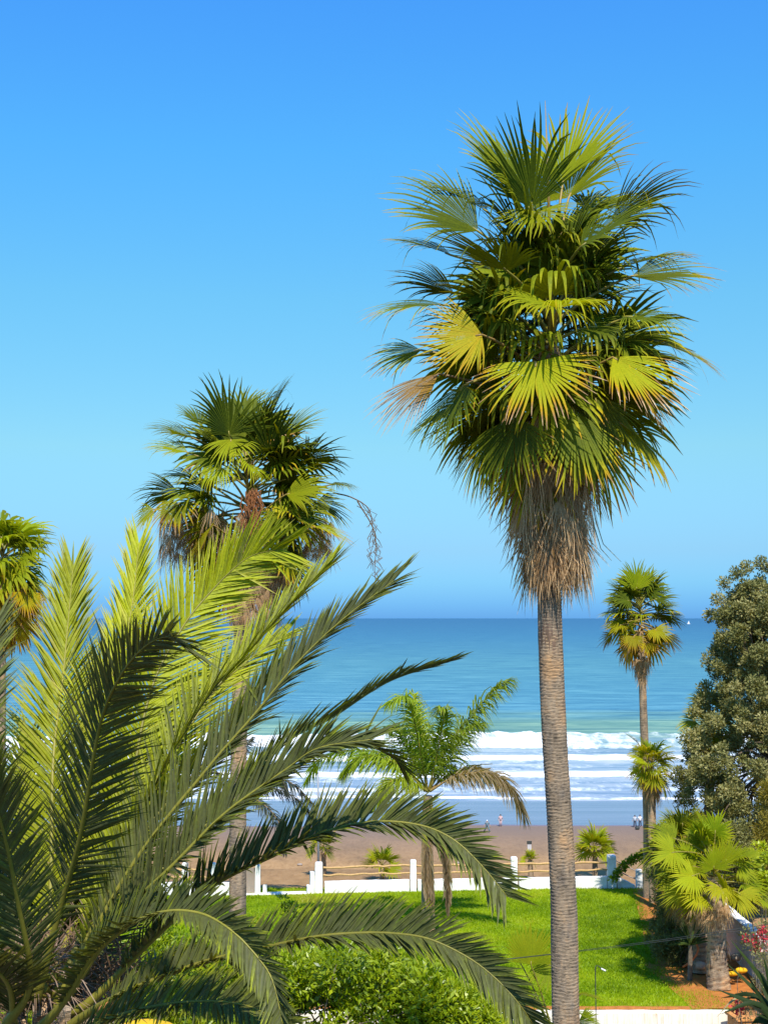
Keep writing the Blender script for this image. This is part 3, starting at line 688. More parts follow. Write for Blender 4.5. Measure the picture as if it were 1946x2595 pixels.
for pp in ([(1290, 900), (1400, 930), (1500, 1010), (1520, 1200), (1500, 1300)], [(1180, 1080), (1000, 1060), (900, 1000)], [(1430, 950), (1530, 1150), (1530, 1400), (1550, 1450)]):
    V, Fc = tube_arr(catmull([q3(*a, -.1) for a in pp], 16)[0], np.linspace(.02, .006, 16), 4)
    st = mk('flower_stalk', V, Fc, m_petiole, p2, {'dry': np.full(len(V), .9)})
    Pc, _ = catmull([q3(*a, -.1) for a in pp], 16); mb = MB()
    for k in range(5, 16):
        for j in range(2):
            c0 = Vector(Pc[k]); mb.tube([c0, c0 + Vector((random.uniform(-.15, .2), 0, -.1)), c0 + Vector((random.uniform(-.15, .25), 0, -.3))], [.006, .012, .006], 3)
    mb.build('twigs', m_bark, st)

# ------------------------------------------------------------------ third fan palm at the left edge
D3 = 46.0
p3 = empty('fan_palm', P(5, 2583, D3), 'fan palm cut by the left edge of the view, yellowing leaves and short skirt', 'palm tree')
trunk(p3, [P(-5, 2583, D3), P(-5, 2200, D3), P(0, 1800, D3), P(0, 1480, D3)], .24, .19, .12, 16, rows_per=2, seed=31)
ax3 = lambda h: P(8, 1500 - 110 * h, D3)
random_leaves(p3, ax3, 40, (R(-70), R(60)), .9, 1.45, seed=33, nseg=26, m=7, droop=1.5, dry=lambda h, rr: max(.1, .5 * (1 - h) + rr.uniform(-.1, .15)), mat=m_lime)
leaf(p3, P(0, 1440, D3), P(22, 1372, D3 - .6), P(55, 1330, D3 - .8), mat=m_fan, span=R(110), droop=1.6, dry0=.05, drytip=.2, seed=402)
leaf(p3, P(5, 1480, D3), P(62, 1500, D3 - .8), P(85, 1570, D3 - 1.2), mat=m_lime, span=R(80), droop=.3, dry0=.52, drytip=.5, seed=403)
leaf(p3, P(5, 1450, D3), P(70, 1478, D3 - .2), P(135, 1475, D3 - .2), mat=m_fan, span=R(50), droop=1.2, dry0=.25, drytip=.3, seed=404)
dead_leaves(p3, lambda h: P(12, 1570 - 110 * h, D3), 70, lambda h: .6 + .7 * h, (.7, 1.1), seed=34, spread=.35)

# ------------------------------------------------------------------ right-hand fan palms
def q8(x, y, d, D_): return P(1350 + x / 2.783, 1350 + y / 2.783, D_ + d)
D4 = 61.9
p4 = empty('fan_palm', P(1640, 2286, D4), 'slender fan palm standing alone against the sea, right of the tallest trunk', 'palm tree')
trunk(p4, [P(1641, 2286, D4), P(1640, 2080, D4), P(1633, 1900, D4), P(1629, 1790, D4), P(1626, 1700, D4), P(1622, 1600, D4)], .21, .15, .1, 16, rows_per=2, seed=41)
ax4 = lambda h: P(1623, 1600 - 80 * h, D4)
H4 = [((730, 400, -.3), (730, 170, -.5), .25, .2, .4, 1, 70), ((820, 400, 0), (930, 225, 0), .05, .2, .6, 0, 60), ((620, 410, 0), (510, 310, 0), .03, .2, .5, 0, 50), ((680, 480, -.7), (500, 440, -1), .04, .2, .6, 0, 80),
 ((860, 470, -.5), (1030, 400, -.7), .05, .2, .7, 0, 80), ((600, 560, 0), (440, 570, 0), .08, .4, .8, 0, 70), ((900, 520, -.2), (1050, 480, -.2), .1, .4, .7, 0, 70), ((770, 590, -1), (770, 560, -1.8), .2, .3, 1.4, 1, 110),
 ((620, 650, -.7), (500, 700, -1.1), .42, .3, .3, 1, 85), ((860, 680, -.9), (960, 780, -1.5), .42, .3, .3, 1, 95), ((710, 730, -1), (700, 860, -1.5), .48, .5, .3, 1, 85), ((940, 600, 0), (1100, 650, 0), .1, .6, .8, 0, 60),
 ((560, 720, 0), (440, 830, 0), .5, .9, .5, 0, 70), ((940, 730, 0), (1040, 850, 0), .5, .9, .5, 0, 70), ((800, 780, -.8), (820, 900, -1.2), .5, .7, .4, 1, 80)]
for k, (h_, t_, dr, td, dp, lm, sp_) in enumerate(H4):
    leaf(p4, ax4(max(0, min(1, (700 - h_[1]) / 300))), q8(*h_, D4), q8(*t_, D4), mat=m_lime if lm else m_fan, seed=k + 301, dry0=dr, drytip=td, droop=dp, span=R(sp_), nseg=24, m=6, prad=.02, pdry=.1 + dr)
random_leaves(p4, ax4, 44, (R(-50), R(75)), .85, 1.15, seed=43, azf=lambda k, rr: R(rr.uniform(-110, 110)), nseg=22, m=6)
dead_leaves(p4, lambda h: P(1624, 1712 - 50 * h, D4), 46, lambda h: .12 + .35 * h, (.5, .9), seed=44, nseg=14)

D5 = 60.0
p5 = empty('fan_palm', P(1652, 2286, D5), 'small fan palm with tan hanging skirt, in front of the slender palm trunk', 'palm tree')
trunk(p5, [P(1656, 2286, D5), P(1652, 2150, D5), P(1650, 1960, D5)], .2, .15, .1, 14, rows_per=2, seed=51, mat=m_boots)
ax5 = lambda h: P(1650, 1965 - 40 * h, D5)
random_leaves(p5, ax5, 24, (R(-35), R(75)), .55, .85, seed=53, nseg=24, m=6, mat=m_lime, dry=lambda h, rr: rr.uniform(.0, .45), droop=1.1)
leaf(p5, ax5(.5), q8(750, 1500, 0, D5), q8(650, 1390, 0, D5), mat=m_fan, span=R(50), droop=.5, dry0=.15, drytip=.8, seed=55)
leaf(p5, ax5(.5), q8(800, 1620, -.5, D5), q8(680, 1600, -.8, D5), mat=m_lime, span=R(60), droop=.3, dry0=.2, drytip=.3, seed=56)
dead_leaves(p5, lambda h: P(1652, 2010 - 40 * h, D5), 46, lambda h: .3 + .2 * h, (.5, .9), seed=57, nseg=16)

D6 = 47.0
p6 = empty('fan_palm', P(1820, 2503, D6), 'low fan palm with bright lime leaves and shaggy trunk at the lawn edge', 'palm tree')
def q7(x, y, d=0, D_=D6): return P(1250 + x / 2.384, 1950 + y / 2.384, D_ + d)
trunk(p6, [q7(1362, 1320), q7(1350, 1150), q7(1350, 1000), q7(1345, 800), q7(1335, 640)], .31, .25, .16, 20, groove=.045, rows_per=3, mat=m_boots, seed=61, wob=.12, flare=.08)
ax6 = lambda h: q7(1330, 760 - 220 * h)
H6 = [((1090, 500, -.6), (930, 540, -.9), .25, .15, .2, 105), ((1210, 640, -1.0), (1050, 690, -1.5), .28, .15, .3, 100), ((1400, 560, -.3), (1460, 400, -.4), .25, .15, .2, 80), ((1330, 600, -.6), (1330, 440, -.8), .18, .2, .2, 100),
 ((1480, 590, -.2), (1630, 620, -.3), .22, .15, .4, 100), ((1250, 760, -1.3), (1130, 800, -1.8), .34, .2, .5, 90), ((1370, 715, -1.4), (1350, 800, -2.1), .36, .15, .7, 100), ((1480, 745, -1.1), (1590, 900, -1.5), .36, .2, .2, 85),
 ((1150, 720, -.6), (990, 800, -.8), .28, .2, .3, 60), ((1240, 390, 0), (1260, 290, .1), .0, .1, .3, 100), ((1100, 420, .1), (930, 350, .2), .12, .15, .3, 80), ((1180, 560, -.2), (1090, 440, -.2), .1, .15, .3, 90), ((1400, 740, -1), (1430, 650, -1.8), .3, .2, .8, 100),
 ((1560, 560, .3), (1640, 480, .5), .1, .2, .3, 80)]
for k, (h_, t_, dr, td, dp, sp_) in enumerate(H6):
    leaf(p6, ax6(max(0, min(1, (800 - h_[1]) / 300))), q7(*h_), q7(*t_), mat=m_lime, nrm=(0.1, -.9, .8), seed=k + 501, dry0=dr, drytip=td, droop=dp, span=R(sp_), nseg=34, m=6, split=.6)
random_leaves(p6, ax6, 20, (R(-20), R(85)), 1.15, .95, seed=63, azf=lambda k, rr: R(rr.uniform(-120, 120)), nseg=26, m=6, mat=m_lime, droop=.6, split=.6, dry=lambda h, rr: rr.uniform(0, .2))
dead_leaves(p6, lambda h: q7(1340, 930 - 180 * h), 30, lambda h: .35 + .3 * h, (.5, .9), seed=64, nseg=14, spread=.4)
dead_leaves(p6, lambda h: q7(1350, 1200 - 200 * h), 22, lambda h: .36, (.4, .7), seed=65, nseg=10)
p7 = empty('fan_palm', q7(1240, 1190, .6, 48.5), 'second shaggy palm trunk just left of and behind the lime-leaved palm', 'palm tree')
D7 = 49.0
trunk(p7, [q7(1255, 1215, 0, D7), q7(1250, 1050, 0, D7), q7(1240, 880, 0, D7), q7(1225, 740, 0, D7)], .42, .33, .16, 18, groove=.05, rows_per=3, mat=m_boots, seed=71, wob=.14)
random_leaves(p7, lambda h: q7(1222, 740 - 80 * h, 0, D7), 16, (R(-30), R(70)), .8, .9, seed=73, nseg=26, m=6, mat=m_lime, droop=.7, azf=lambda k, rr: R(rr.uniform(-150, 60)))
dead_leaves(p7, lambda h: q7(1200, 900 - 150 * h, -.2, D7), 34, lambda h: .4 + .35 * h, (.5, .95), seed=74, nseg=14, spread=.4)

p8 = empty('fan_palm', P(1740, 2430, 50), 'dark green fan palm crown just above and left of the lime-leaved palm', 'palm tree')
trunk(p8, [P(1745, 2430, 50), P(1740, 2280, 50), P(1732, 2160, 50)], .25, .2, .15, 12, rows_per=2, mat=m_boots, seed=81)
random_leaves(p8, lambda h: P(1732, 2185 - 50 * h, 50), 34, (R(-35), R(80)), .75, 1.0, seed=83, nseg=28, m=6, droop=.9, dry=lambda h, rr: rr.uniform(0, .3))
dead_leaves(p8, lambda h: P(1725, 2260 - 60 * h, 50), 40, lambda h: .5 + .4 * h, (.6, 1.0), seed=86, nseg=12, spread=.5)
p8b = empty('fan_palm', P(1770, 2278, 60.5), 'fan palm mostly hidden behind the grey-green tree, leaves showing at its left side', 'palm tree')
trunk(p8b, [P(1775, 2278, 60.5), P(1798, 2000, 60.5), P(1800, 1850, 60.5)], .22, .18, .15, 12, rows_per=2, seed=84)
random_leaves(p8b, lambda h: P(1800, 1850 - 40 * h, 60.5), 22, (R(-50), R(75)), .8, .9, seed=85, nseg=24, m=6, droop=1.0, dry=lambda h, rr: max(0, rr.uniform(-.05, .3) + .3 * (1 - h) ** 2))

# low palm behind the tall trunk, in front of the retaining wall
D9 = 40.0
p9 = empty('fan_palm', P(1405, 2736, D9), 'young fan palm behind the foot of the tallest trunk, with one upright lime leaf', 'palm tree')
trunk(p9, [P(1405, 2736, D9), P(1405, 2640, D9)], .2, .16, .12, 12, rows_per=2, mat=m_boots, seed=91)
b9 = P(1405, 2640, D9)
for k, (h_, t_, dr, sp_, dp) in enumerate([((1345, 2445, -.3), (1350, 2340, -.25), .22, 80, .1), ((1318, 2440, .3), (1316, 2335, .4), .02, 35, .1), ((1395, 2440, .1), (1350, 2520, -.5), .12, 50, .6), ((1462, 2520, -.2), (1545, 2530, -.3), .3, 70, .5), ((1455, 2560, -.4), (1525, 2590, -.7), .05, 45, .5), ((1350, 2520, .2), (1275, 2500, .2), .25, 70, .5), ((1420, 2480, .6), (1430, 2380, .9), .2, 60, .3), ((1465, 2590, .3), (1540, 2640, .4), .1, 80, .5), ((1340, 2590, -.3), (1260, 2640, -.5), .1, 80, .5)]):
    leaf(p9, b9, P(h_[0], h_[1], D9 + h_[2]), P(t_[0], t_[1], D9 + t_[2]), mat=m_lime, nrm=(0, -1, .3) if k < 3 else None, seed=k + 601, dry0=dr, drytip=.25, droop=dp, span=R(sp_), nseg=34, m=6, split=.65)

# small palms growing on the bank beyond the white wall
def young(px, py_base, h_px, d, label, seed, n=13, bl=.62, pl=.45, mat=None, skirt=0):
    bz = P(px, py_base, d); tp_ = P(px, py_base - h_px, d)
    e = empty('young_palm', bz, label, 'palm tree', 'young palms beyond the white wall')
    trunk(e, [bz - Vector((0, 0, .6)), bz + Vector((.02, 0, 0)), tp_], .15, .1, .08, 12, rows_per=2, mat=m_boots, seed=seed, groove=.02)
    random_leaves(e, lambda h: tp_ + Vector((0, 0, -.1 + .15 * h)), n, (R(-15), R(85)), pl, bl, seed=seed, nseg=20, m=6, mat=mat or m_lime, droop=.4, prad=.012, dry=lambda h, rr: rr.uniform(0, .3))
    if skirt: dead_leaves(e, lambda h: tp_ + Vector((0, 0, -.25 + .2 * h)), skirt, lambda h: .12, (.3, .45), seed=seed + 5, nseg=10)
young(1506, 2216, 66, 66, 'young fan palm rising above the rails, right of the tall ringed trunk', 901, 16, .85, .5, skirt=4)
young(968, 2220, 25, 67.5, 'low young fan palm behind the rails, left of the wall post', 902, 11, .75, .55)
young(1343, 2215, 35, 68, 'tiny dry young palm behind the rails, close to the beach sign', 903, 10, .38, .25, skirt=5)
young(820, 2225, 75, 69, 'young fan palm behind the grey lamp pole', 904, 12, .7, .5, mat=m_fan, skirt=6)

# ------------------------------------------------------------------ feather palm in the middle of the lawn
DQ = 54.5
def q6(x, y, d=0, D_=DQ): return P(600 + x / 2.074, 1650 + y / 2.074, D_ + d)
pq = empty('feather_palm', P(1085, 2359, DQ), 'feather palm on the lawn with brown arching dead frond on its right', 'palm tree')
trunk(pq, [q6(1005, 1472), q6(1003, 1150), q6(1000, 1000), q6(1005, 760)], .27, .18, .14, 16, rows_per=2, seed=95, groove=.012)
QF = [([(1000, 740, 0), (970, 560, -.2), (930, 360, -.5), (880, 240, -.9), (800, 270, -1.3)], .08, .55), ([(1000, 740, 0), (985, 520, .2), (940, 330, .6), (930, 230, 1.0)], .25, .5),
 ([(1010, 730, 0), (1100, 520, 0), (1220, 350, .1), (1340, 220, .1), (1430, 150, .1)], .10, .6), ([(1010, 730, 0), (1060, 500, -.5), (1090, 330, -1), (1060, 290, -1.4)], .12, .5),
 ([(1015, 735, 0), (1150, 660, -.3), (1330, 640, -.5), (1440, 720, -.6), (1510, 860, -.7)], .75, .6), ([(1010, 735, 0), (1130, 640, .8), (1280, 620, 1.5), (1400, 700, 2)], .7, .55),
 ([(990, 735, 0), (880, 620, -.3), (760, 560, -.5), (640, 560, -.6), (560, 640, -.6)], .12, .55), ([(990, 735, 0), (850, 580, .5), (650, 520, 1), (450, 560, 1.4), (370, 680, 1.6)], .04, .5),
 ([(1000, 735, 0), (900, 680, -.8), (800, 690, -1.4), (740, 800, -1.8)], .2, .5), ([(1000, 740, 0), (1120, 560, .8), (1200, 420, 1.4), (1290, 380, 1.8)], .1, .55), ([(1000, 740, 0), (900, 520, .6), (840, 400, 1), (790, 400, 1.4)], .06, .5)]
for k, (c_, dr, ll) in enumerate(QF):
    pinnate(pq, [q6(*a) for a in c_], n=140, Ll=ll * 2.1, wl=.055, dihed=R(12), a0=R(60), a1=R(30), droop=1.0, mat=m_queen, dry=dr, rr0=.035, start=.16, seed=k + 700, plum=.5, stalk_dry=.1 + dr * .8, len_tip=.5,
            label='brown dead frond' if k in (4, 5) else None)
for k, (x0, x1, y0, y1, sd_) in enumerate([(985, 1000, 1010, 1330, 5), (1010, 1030, 1010, 1360, 6), (1090, 1110, 1010, 1380, 7), (1105, 1120, 1030, 1330, 8), (1000, 985, 900, 1200, 9), (1060, 1100, 900, 1150, 10)]):
    pinnate(pq, [q6(1005, 780, -.1), q6((x0 + 1005) / 2, (780 + y0) / 2, -.25), q6(x0, y0, -.35), q6(x1, y1, -.4)], n=110, Ll=.5, wl=.06, dihed=R(0), a0=R(35), a1=R(20), droop=1.2, mat=m_queen, dry=.85, rr0=.04, start=.35, seed=k + 730, plum=.8, stalk_dry=.8, name='dead_frond')
# feather palm farther left, its shade put into the frond colour
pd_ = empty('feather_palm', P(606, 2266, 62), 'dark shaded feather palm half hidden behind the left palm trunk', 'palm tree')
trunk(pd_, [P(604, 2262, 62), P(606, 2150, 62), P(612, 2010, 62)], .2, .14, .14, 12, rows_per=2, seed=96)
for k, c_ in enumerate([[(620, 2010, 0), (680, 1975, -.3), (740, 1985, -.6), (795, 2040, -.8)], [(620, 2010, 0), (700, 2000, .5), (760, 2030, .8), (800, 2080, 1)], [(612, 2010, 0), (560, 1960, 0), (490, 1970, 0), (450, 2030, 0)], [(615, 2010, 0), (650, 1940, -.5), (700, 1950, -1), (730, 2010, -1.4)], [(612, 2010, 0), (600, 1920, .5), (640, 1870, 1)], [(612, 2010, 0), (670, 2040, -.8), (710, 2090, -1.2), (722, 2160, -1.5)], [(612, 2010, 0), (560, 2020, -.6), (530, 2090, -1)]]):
    pinnate(pd_, [P(a, b_, 62 + d) for a, b_, d in c_], n=90, Ll=.8, wl=.05, dihed=R(5), droop=1.0, mat=m_shaded_frond, dry=.05, rr0=.03, seed=k + 750, plum=.4, stalk_dry=.8)

# ------------------------------------------------------------------ date palm in the left foreground
DD = 12.0
def g4(x, y, d=0): return P(x / 1.659, 1300 + y / 1.659, DD + d)
def g5(x, y, d=0): return P(x / 1.659, 1900 + y / 1.659, DD + d)
def g6(x, y, d=0): return P(600 + x / 2.074, 1650 + y / 2.074, DD + d)
def g8(x, y, d=0): return P(700 + x / 2.765, 2250 + y / 2.765, DD + d)
cc = g5(150, 1130)
pc = empty('date_palm', Vector((cc.x, cc.y, 0)), 'large date palm filling the lower left, long arching feather fronds', 'palm tree')
c0 = lambda dx=0, dy=0, d=0: cc + Vector((dx, d, dy))
trunk(pc, [Vector((cc.x, cc.y, -.3)), Vector((cc.x, cc.y, 4)), Vector((cc.x, cc.y, cc.z - .25))], .42, .36, .22, 26, groove=.07, rows_per=4, mat=m_boots, seed=97, wob=.08, flare=.15)
DF = [ # ctrl, dry, len, roll, dihedral, leaflets, label, S
 ('A', [c0(-.05, .1, .2), g5(210, 700, .9), g4(225, 1050, 1.4), g4(265, 700, 2.0), g4(295, 380, 2.5), g4(308, 230, 2.7)], .30, .66, 0, 28, 80, (1, 0, 0)),
 ('B', [c0(.05, .15, .3), g5(330, 600, 1.2), g4(400, 900, 1.8), g4(500, 620, 2.4), g4(555, 400, 2.8), g4(585, 130, 3.1)], .30, .58, 0, 28, 80, (.95, -.1, -.2)),
 ('C', [c0(.1, .15, .2), g5(480, 500, .9), g4(620, 800, 1.5), g4(745, 520, 1.9), g4(870, 350, 2.2), g4(1040, 190, 2.3), g4(1200, 150, 2.2)], .27, .72, 0, 22, 95, (.65, 0, -.75)),
 ('Dk', [c0(.05, .2, -.2), g5(260, 650, -.5), g5(340, 360, -.9), g4(420, 900, -1.5), g4(500, 700, -2.0), g4(600, 570, -2.5), g4(700, 520, -2.8), g4(770, 560, -3.0)], .0, .55, 0, 20, 95, (-.8, 0, .6)),
 ('E', [c0(.15, .15, .1), g5(450, 550, .4), g4(800, 880, .7), g4(990, 650, .9), g4(1180, 430, 1.0), g4(1390, 215, 1.1)], .20, .52, R(-10), 38, 85, None),
 ('G', [c0(.15, .15, .3), g5(480, 500, 1.0), g4(830, 850, 1.7), g4(1020, 640, 2.2), g4(1200, 510, 2.5)], .24, .5, 0, 25, 80, (.5, -.4, -.5)),
 ('F', [c0(.18, .12, .0), g5(550, 500, -.1), g4(870, 1080, -.3), g4(1060, 860, -.4), g4(1260, 620, -.5), g4(1450, 440, -.6), g4(1655, 285, -.7)], .03, .47, 0, 24, 100, (.4, -.8, -.4)),
 ('F2', [c0(.15, .1, .1), g5(500, 520, .3), g5(680, 250, .5), g4(950, 950, .7), g4(1150, 650, .8)], .16, .5, R(40), 20, 80, None),
 ('H', [c0(.2, .1, -.1), g5(520, 700, -.4), g5(740, 475, -.7), g5(950, 265, -.9), g5(1200, 85, -1.1), g6(430, 510, -1.3), g6(700, 465, -1.5)], .02, .47, 0, 30, 100, (.35, -.8, -.35)),
 ('I', [c0(.2, .1, .2), g5(560, 640, .6), g5(850, 330, 1.0), g6(250, 490, 1.3), g6(500, 350, 1.5), g6(800, 160, 1.7), g6(1130, 50, 1.8)], .08, .48, R(25), 35, 95, None),
 ('I2', [c0(.2, .1, .3), g5(600, 600, .8), g5(950, 300, 1.3), g6(400, 560, 1.7), g6(640, 500, 2.0), g6(800, 540, 2.1), g6(880, 620, 2.2)], .12, .42, R(15), 15, 85, None),
 ('J', [c0(.25, .05, -.0), g5(380, 1060, -.1), g5(650, 790, -.3), g5(900, 570, -.5), g6(200, 1072, -.7), g6(450, 955, -.8), g6(700, 897, -.9), g6(950, 912, -1.0), g6(1130, 985, -1.1), g6(1280, 1120, -1.2), g6(1420, 1290, -1.3)], .03, .52, R(12), 42, 125, None),
 ('K', [c0(.1, 0, -.4), g5(270, 1060, -.8), g5(390, 870, -1.2), g5(550, 735, -1.6), g5(700, 680, -1.9), g5(850, 690, -2.1), g5(980, 765, -2.3), g5(1090, 880, -2.4), g5(1150, 980, -2.5), g5(1190, 1160, -2.6)], .03, .40, R(15), 40, 115, None),
 ('L', [c0(.25, -.05, -.3), g5(450, 1060, -.6), g5(750, 930, -.9), g5(1000, 855, -1.1), g8(0, 400, -1.3), g8(300, 340, -1.5), g8(600, 316, -1.6), g8(850, 322, -1.7), g8(1080, 362, -1.8), g8(1330, 480, -1.9), g8(1520, 620, -2.0), g8(1690, 800, -2.1), g8(1800, 960, -2.1)], .04, .46, R(14), 42, 140, None),
 ('N', [c0(.2, -.1, -.5), g5(500, 1120, -1.0), g5(800, 1060, -1.5), g5(1050, 1080, -1.9), g5(1250, 1200, -2.2)], .08, .45, R(15), 30, 80, None),
 ('N2', [c0(.2, 0, .4), g5(520, 960, 1.2), g5(760, 870, 1.8), g5(960, 880, 2.2), g5(1080, 1000, 2.4)], .12, .42, R(20), 20, 80, None),
 ('O', [c0(-.1, .1, -.5), g5(130, 980, -.9), g5(80, 660, -1.3), g5(15, 340, -1.7), g5(-80, 60, -2.2), g5(-220, -150, -2.6)], .02, .45, 0, 15, 75, (-.95, -.3, 0)),
 ('Pl', [c0(-.2, .1, .1), g5(-150, 600, .2), g4(-130, 1000, .3), g4(-70, 700, .5), g4(-10, 450, .7)], .02, .5, 0, 25, 70, (.9, .3, 0)),
 ('Q1', [c0(-.2, .1, 0), g5(-100, 850, -.4), g5(-250, 700, -.8), g5(-400, 800, -1)], .02, .45, 0, 25, 70, None),
 ('Q2', [c0(0, .1, .5), g5(220, 850, 1.1), g5(300, 600, 1.7), g5(420, 350, 2.3)], .1, .5, 0, 25, 70, (1, 0, 0)),
 ('Q3', [c0(0, .1, .5), g5(120, 850, 1.0), g5(80, 500, 1.7), g5(100, 200, 2.3), g4(120, 950, 2.6)], .08, .5, 0, 25, 80, (1, 0, 0)),
 ('R1', [c0(0, .3, .2), g5(60, 900, .9), g5(0, 600, 1.4), g5(-30, 350, 1.9)], .0, .5, 0, 20, 70, (1, 0, .1)),
 ('R2', [c0(.1, .3, .1), g5(330, 900, .8), g5(460, 700, 1.2), g5(600, 600, 1.6)], .0, .5, 0, 20, 70, (.6, 0, -.8)),
 ('R3', [c0(0, .3, 0), g5(100, 980, .9), g5(180, 800, 1.5), g5(200, 600, 2.0)], .0, .55, 0, 20, 70, (1, 0, 0)),
 ('R4', [c0(-.1, .3, -.2), g5(20, 1090, 1.0), g5(-60, 980, 1.6)], .7, .5, 0, 20, 60, (1, 0, 0)),
 ('R5', [c0(.1, .3, -.2), g5(280, 1060, .9), g5(420, 960, 1.4), g5(520, 950, 1.8)], .6, .45, 0, 20, 60, (.5, 0, -.8)),
 ('Q4', [c0(-.1, 0, -.3), g5(40, 1000, -1.0), g5(-60, 900, -1.6), g5(-150, 950, -2.1)], .02, .42, 0, 25, 60, (-1, 0, 0)),
 ('Q5', [c0(0, .1, .3), g5(250, 750, .8), g5(380, 480, 1.1), g5(520, 250, 1.4), g4(640, 950, 1.7), g4(760, 750, 2.0)], .2, .52, R(20), 25, 85, (.8, -.5, 0)),
]
for k, (nm, c_, dr, ll, rl, di, nn, S_) in enumerate(DF):
    pinnate(pc, c_, n=int(nn * (2.8 if nm in 'ABC' else 1.9)), Ll=ll * (.84 if nm in ('J', 'K', 'L', 'N', 'I') else 1.12), wl=.026, roll=R(-32) if nm in ('J', 'K', 'L', 'N') else rl, roll1=R(-72) if nm in ('J', 'K', 'L', 'N') else None, dihed=R(di), a0=R(54), a1=R(40) if nm in ('J', 'K', 'L', 'N') else R(28) if nm == 'C' else R(18), len_tip=.6, droop=.10, mat=m_frond, dry=dr, rr0=.027, start=.15, seed=k + 800, plum=.13, stalk_dry=.05, S=S_, tipdry=.16)
# old leaf bases, fibre and fruit strings round the head of the trunk
for k in range(34):
    az = k * 2.4; z0 = cc.z - .1 - .03 * k; p0 = Vector((cc.x, cc.y, z0)) + sph(az, 0) * .28
    Vb, Fb = tube_arr([p0, p0 + sph(az, R(40)) * .2, p0 + sph(az, R(55)) * .38], [.09, .07, .045], 6)
    mk('cut_leaf_base', Vb, Fb, m_boots, pc, {'dry': np.zeros(len(Vb))})
mb = MB()
for k in range(420):
    p0 = g5(random.uniform(60, 560), random.uniform(820, 1130), random.uniform(.2, .7)); e = p0 + Vector((random.uniform(-.35, .35), random.uniform(-.2, .2), random.uniform(-.2, .45)))
    mb.tube([p0, (p0 + e) / 2 + Vector((0, 0, .04)), e], [.007, .006, .002], 3)
for k in range(260):
    az = random.uniform(0, 6.28); p0 = Vector((cc.x, cc.y, cc.z + random.uniform(-.3, .5))) + sph(az, 0) * random.uniform(.1, .3)
    e = p0 + sph(az, R(random.uniform(-40, 50))) * random.uniform(.2, .6)
    mb.tube([p0, (p0 + e) / 2 + Vector((0, 0, .05)), e + Vector((0, 0, -.2 * random.random()))], [.006, .005, .002], 3)
mb.a = [np.full(len(v), .95) for v in mb.V]
tag(mb.build('fibre', m_petiole, pc), kind='stuff')
Vb, Fb = tube_arr(catmull([g5(430, 1110, -.6), g5(500, 1075, -.65), g5(580, 1050, -.7)], 8)[0], np.interp(np.arange(8), [0, 4, 7], [.06, .075, .05]), 8)
tag(mk('cut_leaf_base', Vb, Fb, m_terra, pc, {'dry': np.zeros(len(Vb))}, True), 'sunlit orange cut leaf stub')

# ------------------------------------------------------------------ shrubs and broadleaf trees
def leaf_cloud(centers, radii, n, size, asp=.38, seed=0, shell=.55, dryb=.3, zsq=1.0, face=(0.5, -0.6, 0.7)):
    g = np.random.default_rng(seed)
    centers = np.array([tuple(c) for c in centers]); radii = np.asarray(radii, float)
    pw = radii ** 2; ci = g.choice(len(centers), n, p=pw / pw.sum())
    d = g.normal(size=(n, 3)); d /= np.linalg.norm(d, axis=1)[:, None]
    r = radii[ci] * (shell + (1.15 - shell) * g.random(n) ** .7)
    p = centers[ci] + d * r[:, None] * np.array([1, 1, zsq])
    ax = d + g.normal(0, .8, (n, 3)); ax[:, 2] += .25; ax /= np.linalg.norm(ax, axis=1)[:, None]
    nn = g.normal(size=(n, 3)) + np.array(face); nn -= (nn * ax).sum(1)[:, None] * ax; nn /= np.linalg.norm(nn, axis=1)[:, None]
    sd_ = np.cross(ax, nn); L = size * g.uniform(.6, 1.3, n)
    a = p; b_ = p + ax * (L * .45)[:, None] + sd_ * (L * asp * .5)[:, None] + nn * (L * .06)[:, None]
    c_ = p + ax * L[:, None]; d_ = p + ax * (L * .45)[:, None] - sd_ * (L * asp * .5)[:, None] + nn * (L * .06)[:, None]
    V = np.stack([a, b_, c_, d_], 1).reshape(-1, 3)
    cv = g.random(len(centers))[ci]
    dry = np.clip(dryb + .4 * (cv - .5) + g.normal(0, .16, n), 0, 1)
    return V, np.arange(4 * n).reshape(-1, 4), np.repeat(dry, 4)

def limbs(parent, root, centers, r=.12, mat=None, seed=0, name='branches'):
    rr = random.Random(seed); mb = MB()
    for c in centers:
        c = Vector(c); root = Vector(root)
        mid = root.lerp(c, .5) + Vector((rr.uniform(-.3, .3), rr.uniform(-.3, .3), .15 * (c - root).length))
        P_, _ = catmull([root, mid, c], 8)
        mb.tube(P_, np.linspace(r, r * .15, 8), 5)
    return mb.build(name, mat or m_bark, parent, True)

# bright green shrub in front of the retaining wall
DH = 38.0
rs = random.Random(4)
outl_ = [(640, 2400), (700, 2400), (800, 2385), (900, 2372), (1000, 2385), (1100, 2400), (1180, 2430), (1250, 2480), (1300, 2540)]
cen = []; rad = []
for k in range(150):
    px = rs.uniform(480, 1270); top = np.interp(px, [480, 640, 900, 1060, 1140, 1210, 1270], [2410, 2390, 2385, 2415, 2450, 2510, 2580])
    py = top + 38 + abs(rs.gauss(0, 1)) * 85; d = DH + rs.uniform(-1.2, 1.2) - (py - top) / 160
    cen.append(P(px, py, d)); rad.append(rs.uniform(.22, .6))
hs = empty('shrub', P(900, 2830, DH), 'broad bright green leafy shrub below the lawn, under the arching date fronds', 'shrub')
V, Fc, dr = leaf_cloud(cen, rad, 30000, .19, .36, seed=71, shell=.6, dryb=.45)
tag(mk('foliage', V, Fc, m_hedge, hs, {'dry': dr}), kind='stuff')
V, Fc, dr = leaf_cloud([c + Vector((0, 0.35, -.5)) for c in cen], rad, 9000, .22, .5, seed=72, shell=.1, dryb=.05)
